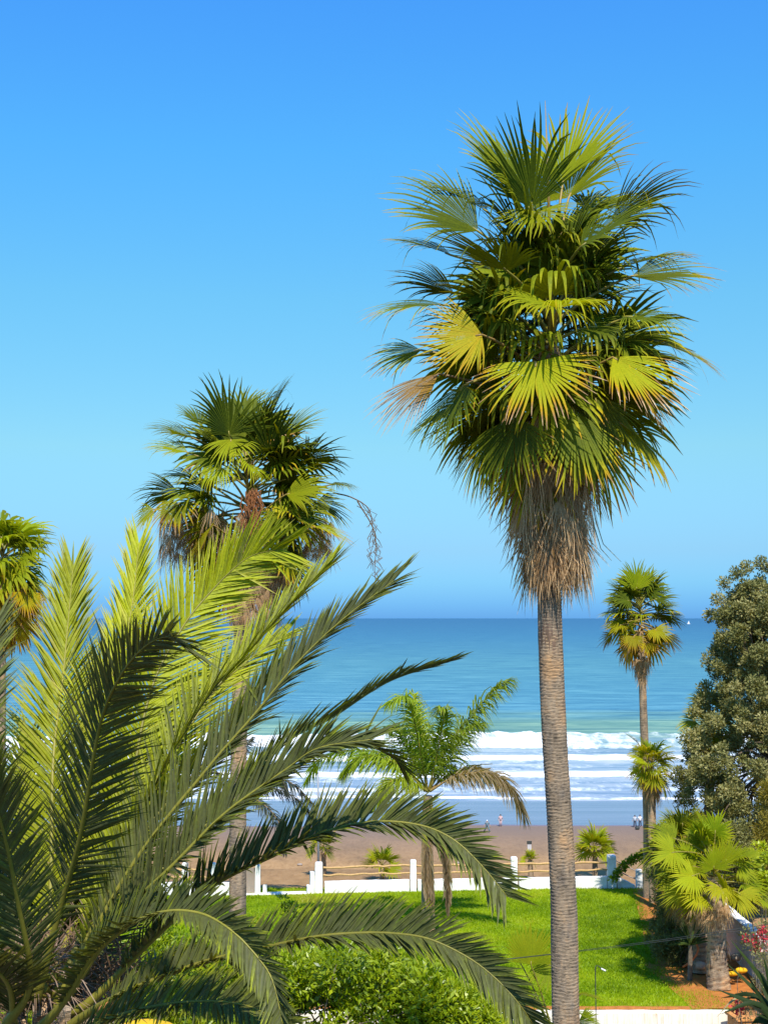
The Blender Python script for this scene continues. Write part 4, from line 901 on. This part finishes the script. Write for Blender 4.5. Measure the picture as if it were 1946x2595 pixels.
tag(mk('inner_foliage', V, Fc, m_hedge, hs, {'dry': dr}), kind='stuff')
for k in range(7):
    x0 = P(540 + k * 120, 2830, DH); limbs(hs, Vector((x0.x, x0.y, 0)), [cen[(k * 9 + j * 5) % 150] for j in range(8) if abs(cen[(k * 9 + j * 5) % 150].x - x0.x) < 4], .05, seed=k, name='stem')
# leafy sprig standing up at the near left of the lawn
hs2 = empty('shrub', P(745, 2520, 45.2), 'small leafy sapling sticking up over the left part of the lawn', 'shrub')
cn = [P(745 + rs.uniform(-28, 28), 2295 + rs.uniform(-30, 70), 44.9 + rs.uniform(-.2, .2)) for _ in range(12)]
V, Fc, dr = leaf_cloud(cn, [.13] * 12, 650, .13, .4, seed=75, dryb=.25); tag(mk('foliage', V, Fc, m_hedge, hs2, {'dry': dr}), kind='stuff')
limbs(hs2, P(745, 2520, 45.2), cn, .02, seed=3, name='stem')
# left bushes seen between the fronds
hs3 = empty('shrub', P(420, 2720, 41), 'leafy shrub glimpsed between the date palm stalks at lower left', 'shrub')
cn = [P(rs.uniform(-30, 620), rs.uniform(2370, 2620), 42 + rs.uniform(-1, 1)) for _ in range(95)]
V, Fc, dr = leaf_cloud(cn, [.5] * 95, 24000, .17, .36, seed=76, dryb=.35, shell=.2); tag(mk('foliage', V, Fc, m_hedge, hs3, {'dry': dr}), kind='stuff')
limbs(hs3, P(420, 2720, 41), cn[:20], .04, seed=5, name='stem')

# big grey-green tree on the right, beyond the side wall
DT = 59.0
tr_ = empty('broadleaf_tree', Vector((P(1960, 2200, DT).x, DT, .9)), 'big grey-green small-leaved tree at the right edge behind the side wall', 'tree')
cen = []; rad = []
ol_y = [1440, 1500, 1560, 1620, 1680, 1730, 1790, 1850, 1900, 1960, 2050, 2120, 2180]
ol_x = [1900, 1868, 1812, 1815, 1800, 1790, 1772, 1758, 1740, 1728, 1735, 1770, 1800]
for k in range(880):
    py = rs.uniform(1470, 2200); xl = np.interp(py, ol_y, ol_x)
    half = (1965 - xl) * 1.13
    a_ = rs.uniform(-math.pi, math.pi); q_ = math.sqrt(rs.uniform(.08, 1))
    px = 1958 + half * q_ * math.cos(a_) * .95 + 12; d = DT + (half / F * DT) * q_ * math.sin(a_)
    if px > 2230: continue
    cen.append(P(px, py, d)); rad.append(rs.choice((.13, .18, .26, .38)))
for px, py in ((1835, 1478), (1865, 1455), (1890, 1440), (1925, 1425), (1818, 1520), (1800, 1560), (1945, 1440), (1880, 1500)):
    cen.append(P(px, py, DT + rs.uniform(-.6, .6))); rad.append(.26)
V, Fc, dr = leaf_cloud(cen, rad, 240000, .13, .48, seed=81, shell=.15, dryb=.5)
tag(mk('crown', V, Fc, m_olive, tr_, {'dry': dr}), kind='stuff')
Vt, Ft = tube_arr(catmull([Vector((P(1960, 2200, DT).x, DT, .8)), P(1965, 2050, DT), P(1955, 1850, DT), P(1965, 1600, DT)], 14)[0], np.linspace(.32, .08, 14), 10)
mk('trunk', Vt, Ft, m_bark, tr_, None, True)
limbs(tr_, P(1962, 1950, DT), [c for k, c in enumerate(cen) if k % 8 == 0], .07, seed=8)
# yellow-green tall grass / bamboo at the right edge
bm_ = empty('bamboo_clump', P(1952, 2320, 50.5), 'yellow-green bamboo clump at the right edge in front of the grey-green tree', 'bamboo')
cn = [P(1945 + rs.uniform(-16, 25), rs.uniform(1990, 2240), 50.5 + rs.uniform(-.4, .4)) for _ in range(26)]
V, Fc, dr = leaf_cloud(cn, [.3] * 26, 4200, .2, .14, seed=83, dryb=.5, shell=.1); tag(mk('foliage', V, Fc, m_bamboo, bm_, {'dry': dr}), kind='stuff')
for k in range(9):
    a_ = P(1935 + k * 5, 2320, 50.5); mk('cane', *tube_arr([a_, a_ + Vector((rs.uniform(-.2, .2), 0, 2.4)), a_ + Vector((rs.uniform(-.4, .3), 0, 4.4))], [.025, .02, .008], 5), m_bamboo, bm_, None)
# climbing greenery at the far corner and the right border
def shrub(name, label, box, d, n, size, mat, nl, seed, asp=.4, rad_=(.2, .4), dryb=.4, cat='shrub', base=None):
    r_ = random.Random(seed); x0, y0, x1, y1 = box
    cn = [P(r_.uniform(x0, x1), r_.uniform(y0, y1), d + r_.uniform(-.5, .5)) for _ in range(n)]
    bx = P((x0 + x1) / 2, y1, d); e = empty(name, Vector((bx.x, d, 1.0 if d < 64 and d > 44.5 else (0 if d < 44.5 else .8))), label, cat)
    V, Fc, dr = leaf_cloud(cn, [r_.uniform(*rad_) for _ in cn], nl, size, asp, seed=seed, dryb=dryb, shell=.2)
    tag(mk('foliage', V, Fc, mat, e, {'dry': dr}), kind='stuff'); limbs(e, e.location, cn[:10], .03, seed=seed, name='stem'); return e
shrub('shrub', 'dense olive shrub filling the bed below the grey-green tree', (1665, 2085, 1970, 2300), 54, 60, .13, m_olive, 34000, 91, dryb=.35, rad_=(.3, .55))
shrub('shrub', 'light green creeper leaves at the right edge above the lime-leaved palm', (1905, 2150, 1960, 2265), 47.5, 12, .15, m_hedge, 1500, 92, .5, (.1, .25), .7)
shrub('shrub', 'grey-green bush at the right edge beside the side wall', (1925, 2400, 1980, 2560), 43.2, 14, .09, m_olive, 2600, 93, .3, (.2, .35), .5)
shrub('shrub', 'dark low plants at the foot of the shaggy palm trunks', (1660, 2290, 1790, 2440), 50, 16, .16, m_olive, 5000, 94, .25, (.15, .35), .25)
shrub('shrub', 'dry brownish plants at the far right corner of the lawn', (1650, 2180, 1745, 2330), 52.5, 34, .13, m_olive, 8000, 95, .3, (.2, .35), .6)
shrub('shrub', 'low dry undergrowth along the right border of the lawn', (1655, 2265, 1735, 2420), 51.5, 34, .12, m_olive, 7000, 97, rad_=(.15, .35), dryb=.45)
cr = empty('creeper', P(1560, 2235, 63.6), 'green creeper leaning down from the palms onto the white end pillar', 'creeper')
pts = [P(1553, 2228, 63.4), P(1575, 2200, 63.4), P(1600, 2180, 63.4), P(1640, 2165, 63), P(1690, 2170, 62.5)]
Pc, _ = catmull(pts, 26)
V, Fc, dr = leaf_cloud([Vector(p) for p in Pc], [.16] * 26, 1500, .13, .6, seed=98, dryb=.3, shell=.1); tag(mk('foliage', V, Fc, m_hedge, cr, {'dry': dr}), kind='stuff')
mk('stem', *tube_arr(Pc, .02, 5), m_bark, cr)
# bougainvillea
def bougain(label, px, py, d, spread, n, seed, mat, pale=None):
    r_ = random.Random(seed); e = empty('bougainvillea', Vector((P(px, py, d).x, d, 0 if d < 44.5 else 1)), label, 'flowering plant')
    cn = [P(px + r_.uniform(-1, 1) * spread[0], py + r_.uniform(-1, 1) * spread[1], d + r_.uniform(-.3, .3)) for _ in range(n)]
    V, Fc, dr = leaf_cloud(cn, [.10] * n, n * 15, .075, .8, seed=seed, dryb=.5, shell=.2); tag(mk('flowers', V, Fc, mat, e, {'dry': dr}), kind='stuff')
    cn2 = [c + Vector((r_.uniform(-.2, .3), .2, r_.uniform(-.3, .1))) for c in cn]
    V, Fc, dr = leaf_cloud(cn2, [.2] * n, n * 22, .1, .5, seed=seed + 1, dryb=.3, shell=.1); tag(mk('foliage', V, Fc, m_olive, e, {'dry': dr}), kind='stuff')
    if pale:
        cp = [P(a_ + r_.uniform(-9, 9), b_ + r_.uniform(-8, 8), d) for a_, b_ in pale for _ in range(3)]
        V, Fc, dr = leaf_cloud(cp, [.1] * len(cp), len(cp) * 30, .08, .8, seed=seed + 2, shell=.2); tag(mk('pale_flowers', V, Fc, m_paleflower, e, {'dry': dr}), kind='stuff')
    limbs(e, e.location, cn2[:8], .02, seed=seed, name='stem')
bougain('red and white bougainvillea beside the shaded wall at the right edge', 1935, 2365, 40, (14, 22), 9, 111, m_flower, [(1928, 2385), (1942, 2400)])
bougain('small cluster of pink-red flowers against the shaded side wall', 1903, 2378, 40.5, (14, 8), 4, 113, m_flower)
bougain('deep red bougainvillea spray just below the white-flowered one', 1922, 2400, 40.8, (12, 6), 5, 114, m_flower)
bougain('scarlet flowers over the terracotta block at the bottom right', 1866, 2548, 41.5, (12, 18), 8, 115, m_flower)

# spiky strap-leaved plants
def strap(parent, pts, w0, seed=0, dry=.2):
    Pc, L = catmull(pts, 10); T = np.gradient(Pc, axis=0); T /= np.linalg.norm(T, axis=1)[:, None]
    s = np.cross(T, np.array([.3, -1, .4])); s /= np.linalg.norm(s, axis=1)[:, None]; nn = np.cross(s, T)
    ww = w0 * np.interp(np.linspace(0, 1, 10), [0, .3, .7, 1], [.6, 1, .7, .03])[:, None]
    V = np.stack([Pc - s * ww, Pc + nn * ww * .4, Pc + s * ww], 1).reshape(-1, 3)
    return mk('leaf', V, grid_faces(10, 3), m_strap, parent, {'dry': np.full(len(V), dry)}, True)
def z4(x, y, d): return P(1550 + x / 4.19, 2250 + y / 4.19, d)
yk = empty('yucca', Vector((P(1990, 2600, 24).x, 24, 0)), 'dark sword-leaved plant reaching in from the bottom right corner', 'plant')
yb = z4(1850, 1500, 24)
for a_, b_, w_, d_ in [((1600, 990), (1250, 540), .05, .35), ((1640, 1290), (1105, 1075), .05, .05), ((1560, 1130), (1215, 800), .045, .2), ((1620, 1190), (1340, 1180), .03, .1), ((1600, 1200), (1420, 900), .05, .1), ((1590, 1400), (1480, 1450), .09, .05), ((1700, 1100), (1600, 700), .06, .1), ((1290, 1180), (1110, 1375), .03, 1.0), ((1630, 1000), (1500, 830), .05, .0), ((1650, 1350), (1560, 1250), .05, .1), ((1700, 1400), (1500, 1330), .04, .1), ((1700, 1250), (1560, 1000), .06, .2)]:
    dd = random.uniform(-.6, .6); strap(yk, [yb, z4(*a_, 24 + dd * .5), z4(*b_, 24 + dd)] if w_ != .03 or d_ < .9 else [yb, z4(1400, 1200, 24), z4(1290, 1185, 24), z4(*b_, 24)], w_, dry=d_)
for k in range(10): strap(yk, [yb, yb + sph(k * .9, R(40)) * .7, yb + sph(k * .9, R(15)) * 1.2], .05, dry=.1)
Vt, Ft = tube_arr([Vector((yb.x, 24, -.1)), Vector((yb.x - .05, 24, yb.z * .5)), yb], [.14, .11, .1], 10); mk('trunk', Vt, Ft, m_bark, yk, None, True)
yk2 = empty('yucca', Vector((q7(1180, 1050, 0, 48).x, 48, 1.02)), 'blue-green spiky rosette left of the shaggy palm trunks', 'plant')
mk('stem', *tube_arr([Vector(yk2.location) - Vector((0, 0, .1)), q7(1190, 1060, 0, 48)], [.09, .07], 8), m_bark, yk2)
for k in range(26):
    b0 = q7(1190, 1060, 0, 48); d_ = sph(random.uniform(-2.8, -.1) if k % 3 else random.uniform(0, 3), R(random.uniform(5, 75)))
    strap(yk2, [b0, b0 + d_ * .5, b0 + d_ * .95 - Vector((0, 0, .08))], .035, dry=.35)

# ------------------------------------------------------------------ white wall, posts and rails
def wd(px, far=64.0):                          # distance of the wall line at a photo column
    return np.interp(px, [560, 819, 1540, 1700], [62.7, 63.3, 64.5, 64.8])
def wx(px): d = float(wd(px)); return Vector((P(px, 2200, d).x, d, LZ))
wall = empty('garden_wall', wx(1180), 'low white wall with wooden rails between white posts at the far edge of the lawn', 'wall')
def slab(name, a, b_, h, th, parent, mat=m_white, z0=-.5, h2=None, n=18, label=None):
    a = Vector(a); b_ = Vector(b_); dv = (b_ - a); dv.z = 0; u = dv.normalized(); v = Vector((-u.y, u.x, 0)); h2 = h if h2 is None else h2
    V = []
    for k in range(n + 1):
        p = a + dv * k / n; hh = h + (h2 - h) * k / n + random.uniform(-.012, .012); r_ = .035
        o1, o2 = random.uniform(-.008, .008), random.uniform(-.008, .008)
        for s_, z_ in ((-1, z0), (-1, hh - r_), (-1 + 2 * r_ / th, hh), (1 - 2 * r_ / th, hh), (1, hh - r_), (1, z0)):
            V.append(p + v * (s_ * th / 2 + o1) + Vector((0, 0, z_)))
    V = np.array([tuple(x) for x in V]); Fc = [tuple(f) for f in grid_faces(n + 1, 6)] + [tuple(range(6)), tuple(n * 6 + k for k in range(6))[::-1]]
    o = mk(name, V, Fc, mat, parent)
    if label: o['label'] = label
    return o
slab('wall_section', wx(823), wx(1036), .50, .24, wall); slab('wall_section', wx(1058), wx(1291), .50, .24, wall); slab('wall_section', wx(1314), wx(1535), .50, .24, wall)
def post(px, w_px, h, parent, cap=True, name='post'):
    c = wx(px); hw = w_px / F * c.y / 2; mb = MB(); n = 10
    prof = [(-.5, 1.0), (.4, 1.02), (h * .6, .98), (h - .08, .96), (h - .02, .85), (h, .55)]
    V = []
    for z_, k in prof:
        for j in range(16):
            a_ = j * math.pi / 8; cx_, sx_ = math.cos(a_), math.sin(a_)
            q_ = 1 / max(abs(cx_), abs(sx_)) * .93 if abs(abs(cx_) - abs(sx_)) > .1 else 1.25
            V.append((c.x + cx_ * q_ * hw * k + random.uniform(-.006, .006), c.y + sx_ * q_ * hw * k * 1.0, c.z + z_))
    Fc = [tuple(f) for f in grid_faces(len(prof), 16, True)] + [tuple((len(prof) - 1) * 16 + j for j in range(16))]
    return mk(name, V, Fc, m_white, parent)
post(1047, 17, 1.36, wall); post(1302, 18, 1.42, wall); post(1549, 24, 1.44, wall, name='end_pillar')
post(808, 21, 1.33, wall, name='end_pillar')
slab('step', wx(786), wx(796), .92, .4, wall, n=3); slab('step', wx(778), wx(785.6), .33, .4, wall, n=3)
def rail(a, ha, b_, hb, parent, r=.045):
    pts = [wx(a) + Vector((0, -.06, ha)), wx(b_) + Vector((0, -.06, hb))]; L = (pts[1] - pts[0]).length; q_ = []
    for k in range(14): q_.append(pts[0].lerp(pts[1], k / 13) + Vector((0, random.uniform(-.01, .01), random.uniform(-.028, .028))))
    Pc, _ = catmull(q_, 44); rad_ = r * (1 + .25 * (vnoise(np.arange(44) * .5 + a, np.arange(44) * 0 + ha, 6) - .5))
    V, Fc = tube_arr(Pc, rad_, 8); mk('rail', V, Fc, m_wood, parent, None, True)
for a, b_ in ((819, 1039), (1055, 1294), (1311, 1537)):
    rail(a, 1.09, b_, 1.12, wall); rail(a, .76, b_, .80, wall, .04)
# right end: sloping wing, second post and ropes down the steps
stair = empty('stair_wall', wx(1600), 'white sloping wing wall and short post beyond the right end pillar', 'wall')
slab('wing', wx(1562), wx(1606), .48, .22, stair, h2=.12, n=6); post(1618, 17, .78, stair); slab('kerb', wx(1629), wx(1720), .10, .22, stair, n=6)
for za, zb in ((1.15, .62), (.75, .25)):
    Pc, _ = catmull([wx(1561) + Vector((0, .3, za)), wx(1590) + Vector((0, .6, (za + zb) / 2 - .06)), wx(1616) + Vector((0, .4, zb))], 12)
    mk('rope', *tube_arr(Pc, .025, 6), m_greywood, stair, None, True)
# left opening: kerb, post, stub, gate, farther wall behind the fronds
lw = empty('garden_wall', wx(560), 'white wall with post and kerb left of the lawn opening', 'wall')
slab('kerb', wx(618), wx(777), .05, .5, lw, n=10)
post(654, 14, 1.28, lw); post(672, 10, .32, lw, name='stub_post')
slab('wall_section', wx(300), wx(622), .55, .24, lw, n=20)
for a in (330, 400, 470, 540): post(a, 17, 1.4, lw)
for a, b_ in ((338, 392), (408, 462), (478, 532), (548, 622)): rail(a, 1.1, b_, 1.1, lw); rail(a, .78, b_, .78, lw)
gt = empty('wooden_gate', wx(636), 'weathered board gate beside the white post, half hidden by the left palm trunk', 'gate')
for k in range(6):
    c = wx(627 + k * 4) + Vector((0, .05, .58)); mb = MB().box(c, (.031, .015, .55), jit=.004); mb.build('board', m_greywood, gt)
MB().box(wx(637) + Vector((0, .085, .85)), (.2, .015, .04)).build('crossbar', m_greywood, gt)

# retaining wall below the near lawn edge
rw = empty('retaining_wall', Vector((0, 44.5, 0)), 'rust-streaked whitewashed retaining wall along the near edge of the lawn', 'wall')
xr = P(1857, 2545, 44.4).x
slab('wall_face', Vector((-13, 44.45, 0)), Vector((xr, 44.45, 0)), LZ + .02, .3, rw, m_stain, z0=-.2, n=60)
slab('ledge', Vector((-13, 44.12, 0)), Vector((xr, 44.12, 0)), LZ - .62, .34, rw, m_greywood, z0=-.2, n=30)
tb = empty('planter', Vector((P(1888, 2580, 43.6).x, 43.6, 0)), 'terracotta planter block with flowers over it at the bottom right', 'planter')
c = P(1888, 2578, 43.6); MB().box((c.x, c.y, c.z / 2), (.42, .4, c.z / 2), .12, .02).build('block', m_terra, tb)
MB().box((c.x, c.y, c.z + .05), (.47, .45, .045), .12, .01).build('rim', m_terra, tb)
# side wall
sw = empty('side_wall', Vector((12.4, 48, LZ)), 'tall plastered boundary wall in shade on the right, white along its lit top', 'wall')
slab('wall_face', Vector((12.4, 33, LZ)), Vector((12.4, 56.5, LZ)), 1.50, .22, sw, m_sidewall, z0=-1.3, n=30)
slab('coping', Vector((12.4, 33, LZ)), Vector((12.4, 56.6, LZ)), 1.58, .34, sw, m_white, z0=1.51, n=30)

# ------------------------------------------------------------------ small things
wires = empty('overhead_cable', P(1100, 2460, 39), 'pair of thin dark cables crossing in front of the lawn', 'cable')
for dz in (0, 7):
    Pc, _ = catmull([P(1150, 2443 + dz * .3, 39), P(1330, 2425 + dz * .2, 39), P(1600, 2392 + dz * .5, 37.5), P(1800, 2364 + dz * .7, 36.5), P(1960, 2340 + dz, 36), P(2150, 2310 + dz, 35)], 40)
    mk('wire', *tube_arr(Pc, .007, 5), m_dark, wires)
hk = empty('hooked_pole', Vector((P(1508, 2595, 43).x, 43, 0)), 'thin metal pole with a hooked top in front of the lawn', 'pole')
a_ = P(1508, 2452, 43)
mk('pole', *tube_arr([Vector((a_.x, 43, 0)), a_, a_ + Vector((.04, 0, .06)), a_ + Vector((.12, 0, .03)), a_ + Vector((.17, 0, -.03))], .016, 6), m_dark, hk)
mk('nozzle', *tube_arr([a_ + Vector((.17, 0, -.03)), a_ + Vector((.3, -.02, -.09))], .025, 6), m_white, hk)
hose = mk('garden_hose', *tube_arr(catmull([P(1730, 2450, 48.5), P(1748, 2438, 48.3), P(1763, 2420, 48.3), P(1768, 2402, 48.4), P(1762, 2390, 48.5)], 16)[0], .035, 7), m_orange, None, None, True)
tag(hose, 'curved orange hose at the foot of the shaggy palms', 'hose')
cush = empty('yellow_cushion', P(1868, 2470, 47.4), 'yellow-orange bundle lying beside the low palm trunk', 'cushion')
mk('cushion', *blob(P(1855, 2467, 47.3), (.22, .12, .09), 3), m_yellow, cush, None, True); mk('cushion', *blob(P(1878, 2459, 47.5), (.2, .12, .1), 4), m_yellow, cush, None, True)
for k, (px, py, s_, lab) in enumerate([(1741, 2385, .22, 'pale stone beside the spiky rosette'), (1790, 2420, .28, 'largest pale stone between the two shaggy palm trunks'), (1775, 2447, .2, 'pale stone just above the lawn edge left of the low palm foot'), (1865, 2425, .2, 'pale stone right of the low palm trunk near the yellow bundle'), (1845, 2380, .2, 'pale stone at the foot of the shaded side wall'), (1800, 2470, .16, 'small pale stone touching the low palm foot')]):
    d_ = (CZ - LZ) * F / (py + 14 - 1566)
    o = mk('stone', *blob(P(px, py, d_), (s_, s_ * .8, s_ * .7), k + 20), m_stone, None, None, True); tag(o, lab, 'stone', 'pale stones in the planting bed')
# lamp pole on the bank
lp = empty('lamp_post', P(807, 2225, 66.5), 'thin grey lamp pole behind the white left pillar', 'lamp post')
mk('pole', *tube_arr([P(807, 2225, 66.5), P(807, 2100, 66.5), P(806, 1960, 66.5)], [.06, .055, .04], 8), m_metal, lp, None, True)
mk('lamp_head', *tube_arr([P(806, 1960, 66.5), P(800, 1952, 66.5), P(788, 1950, 66.5)], [.04, .06, .05], 8), m_metal, lp, None, True)
# beach sign
def beach(px, py):
    d = 30 * F / (py - 1566)
    for _ in range(6):
        z = float(ground_z(P(px, py, d).x, d)); d = (CZ - z) * F / (py - 1566) * .5 + d * .5
    p = P(px, py, d); p.z = float(ground_z(p.x, p.y)); return p
sg = beach(1341, 2162); s_e = empty('beach_sign', sg, 'grey notice board on a short post standing on the sand', 'sign')
mk('post', *tube_arr([sg, sg + Vector((0, 0, 1.0))], .09, 8), m_metal, s_e); MB().box(sg + Vector((0, 0, 1.25)), (.24, .05, .38)).build('panel', grained('pale_panel', (.42, .4, .4), (.5, .48, .46), 3), s_e)
MB().box(sg + Vector((0, -.01, 1.82)), (.3, .08, .18)).build('dark_top', m_dark, s_e)
for px, py, s_, lab in ((1482, 2154, .45, 'white bag lying on the sand left of the young palm'), (1160, 2178, .35, 'dark seat-like object on the sand behind the rails'), (760, 2182, .35, 'small dark object on the sand by the lamp pole')):
    p = beach(px, py); o = mk('beach_litter', *blob(p + Vector((0, 0, s_ * .3)), (s_, s_ * .7, s_ * .45), int(px) % 40), m_white if px > 1400 else m_greywood, None, None, True); tag(o, lab, 'beach object')

# people on the beach
m_skin = grained('skin', (.35, .2, .13), (.4, .24, .16), 5)
def person(px, py, label, shirt, trousers, stride=.12, face=1, hat=None, s=1.0, arm=.1):
    p = beach(px, py)
    root = empty('person', p, label, 'person')
    J = {'pel': (0, 0, .95), 'bel': (0, 0, 1.1), 'che': (0, 0, 1.32), 'nec': (0, 0, 1.48), 'hed': (0, 0, 1.58), 'top': (0, 0, 1.70),
         'hl': (-.09, 0, .9), 'kl': (-.1 - stride * .4, stride * .5, .5), 'al': (-.1 - stride, stride, .08), 'tl': (-.1 - stride + .02, stride - .16, .03),
         'hr': (.09, 0, .9), 'kr': (.1 + stride * .5, -stride * .3, .5), 'ar': (.1 + stride * .9, -stride * .6, .08), 'tr': (.1 + stride * .9, -stride * .6 - .16, .03),
         'sl': (-.18, 0, 1.42), 'el': (-.26, .02, 1.16), 'wl': (-.26 - arm, -.08, .92), 'fl': (-.26 - arm, -.1, .82), 'sr': (.18, 0, 1.42), 'er': (.26, .02, 1.16), 'wr': (.26 + arm, -.08, .92), 'fr': (.26 + arm, -.1, .82)}
    E = [('pel', 'bel'), ('bel', 'che'), ('che', 'nec'), ('nec', 'hed'), ('hed', 'top'), ('pel', 'hl'), ('hl', 'kl'), ('kl', 'al'), ('al', 'tl'), ('pel', 'hr'), ('hr', 'kr'), ('kr', 'ar'), ('ar', 'tr'),
         ('che', 'sl'), ('sl', 'el'), ('el', 'wl'), ('wl', 'fl'), ('che', 'sr'), ('sr', 'er'), ('er', 'wr'), ('wr', 'fr')]
    rd = {'pel': .13, 'bel': .12, 'che': .15, 'nec': .055, 'hed': .095, 'top': .07, 'hl': .09, 'hr': .09, 'kl': .06, 'kr': .06, 'al': .04, 'ar': .04, 'tl': .035, 'tr': .035, 'sl': .06, 'sr': .06, 'el': .042, 'er': .042, 'wl': .03, 'wr': .03, 'fl': .035, 'fr': .035}
    ks = list(J); me = bpy.data.meshes.new('body'); me.from_pydata([tuple(c * s for c in J[k]) for k in ks], [(ks.index(a), ks.index(b_)) for a, b_ in E], [])
    o = bpy.data.objects.new('body', me); C.objects.link(o); o.parent = root; me.materials.append(m_skin)
    md = o.modifiers.new('skin', 'SKIN'); o.modifiers.new('sub', 'SUBSURF').levels = 1
    for k, v in zip(ks, me.skin_vertices[0].data): v.radius = (rd[k] * s, rd[k] * s)
    me.skin_vertices[0].data[0].use_root = True
    W = lambda k: p + Vector(J[k]) * s
    mb = MB().tube([W('nec') - Vector((0, 0, .03)), W('che') + Vector((0, 0, .05)), W('bel'), W('pel') - Vector((0, 0, .08))], [.08, .2, .165, .18], 10)
    for a, b_ in (('sl', 'el'), ('sr', 'er')): mb.tube([W(a), W(b_)], [.085, .065], 8)
    mb.build('shirt', shirt, root, True)
    mb = MB()
    for h_, k_, a2 in (('hl', 'kl', 'al'), ('hr', 'kr', 'ar')): mb.tube([W(h_) + Vector((0, 0, .08)), W(k_), W(a2) + Vector((0, 0, .06))], [.125, .09, .07], 8)
    mb.build('trousers', trousers, root, True)
    V, Fc = blob(W('hed') + Vector((0, .015, .07)), (.105, .11, .1), 5, 8, .05); mk('hat' if hat else 'hair', V, Fc, hat or m_dark, root, None, True)
m_cw = grained('white_cloth', (.7, .7, .7), (.75, .75, .74), 4); m_cg = grained('grey_cloth', (.38, .42, .45), (.44, .47, .5), 4); m_cd = grained('dark_cloth', (.05, .06, .09), (.07, .08, .11), 4); m_cp = grained('pink_cloth', (.5, .33, .33), (.55, .38, .37), 4); m_cb = grained('blue_grey_cloth', (.1, .16, .19), (.13, .19, .22), 4)
person(1608, 2088, 'person in grey top and dark trousers, left of a pair on the wet sand', m_cg, m_cd, .05)
person(1621, 2087, 'person in white shirt and dark trousers, right of the pair on the sand', m_cw, m_cd, .04)
person(1234, 2101, 'person in dark blue-green clothes striding along the beach', m_cb, m_cb, .3, hat=m_cw, arm=.2)
person(1268, 2086, 'distant person in dusty pink at the water edge above the brown frond', m_cp, m_cp, .03)
p = beach(1614, 2094); o = mk('beach_bag', *blob(p + Vector((0, 0, .25)), (.35, .25, .3), 7), m_dark, None, None, True); tag(o, 'dark bag on the sand before the standing pair', 'bag')

# sailing boat near the horizon
bd = 7000.0; bp_ = Vector(((1742 - 973) / F * bd, bd, SEA + .3)); bt = empty('sailing_boat', bp_, 'tiny white sailing boat near the horizon on the right', 'boat')
mk('hull', [bp_ + Vector(v) for v in ((-9, 0, 2), (9, 0, 2), (6, 0, 0), (-7, 0, 0), (-8, 3, 2), (8, 3, 2), (5, 2, 0), (-6, 2, 0))], [(0, 1, 2, 3), (7, 6, 5, 4), (0, 4, 5, 1), (3, 2, 6, 7), (1, 5, 6, 2), (0, 3, 7, 4)], m_white, bt)
mk('sail', [bp_ + Vector(v) for v in ((-6, 1, 2.5), (4, 1, 2.5), (1, 1.3, 17), (-6, 1.4, 2.5), (4, 1.4, 2.5))], [(0, 1, 2), (3, 2, 4), (0, 2, 3), (1, 4, 2)], m_white, bt)
# yellow parasol low in the garden, seen through the date fronds
py_ = empty('parasol', Vector((P(370, 2640, 30).x, 30, 0)), 'yellow parasol top showing under the date palm at the bottom edge', 'parasol')
ct = P(368, 2590, 30); V = [tuple(ct)]; Fc = []
for rg, (r_, dz) in enumerate(((.35, -.03), (.62, -.12), (.8, -.28))):
    for j in range(16): a_ = j * math.pi / 8; V.append((ct.x + r_ * math.cos(a_), ct.y + r_ * math.sin(a_), ct.z + dz))
Fc = [(0, 1 + j, 1 + (j + 1) % 16) for j in range(16)] + [(1 + g_ * 16 + j, 17 + g_ * 16 + j, 17 + g_ * 16 + (j + 1) % 16, 1 + g_ * 16 + (j + 1) % 16) for g_ in range(2) for j in range(16)]
mk('canopy', V, Fc, m_yellow, py_); mk('pole', *tube_arr([Vector((ct.x, 30, 0)), ct - Vector((0, 0, .02))], .03, 8), m_metal, py_)
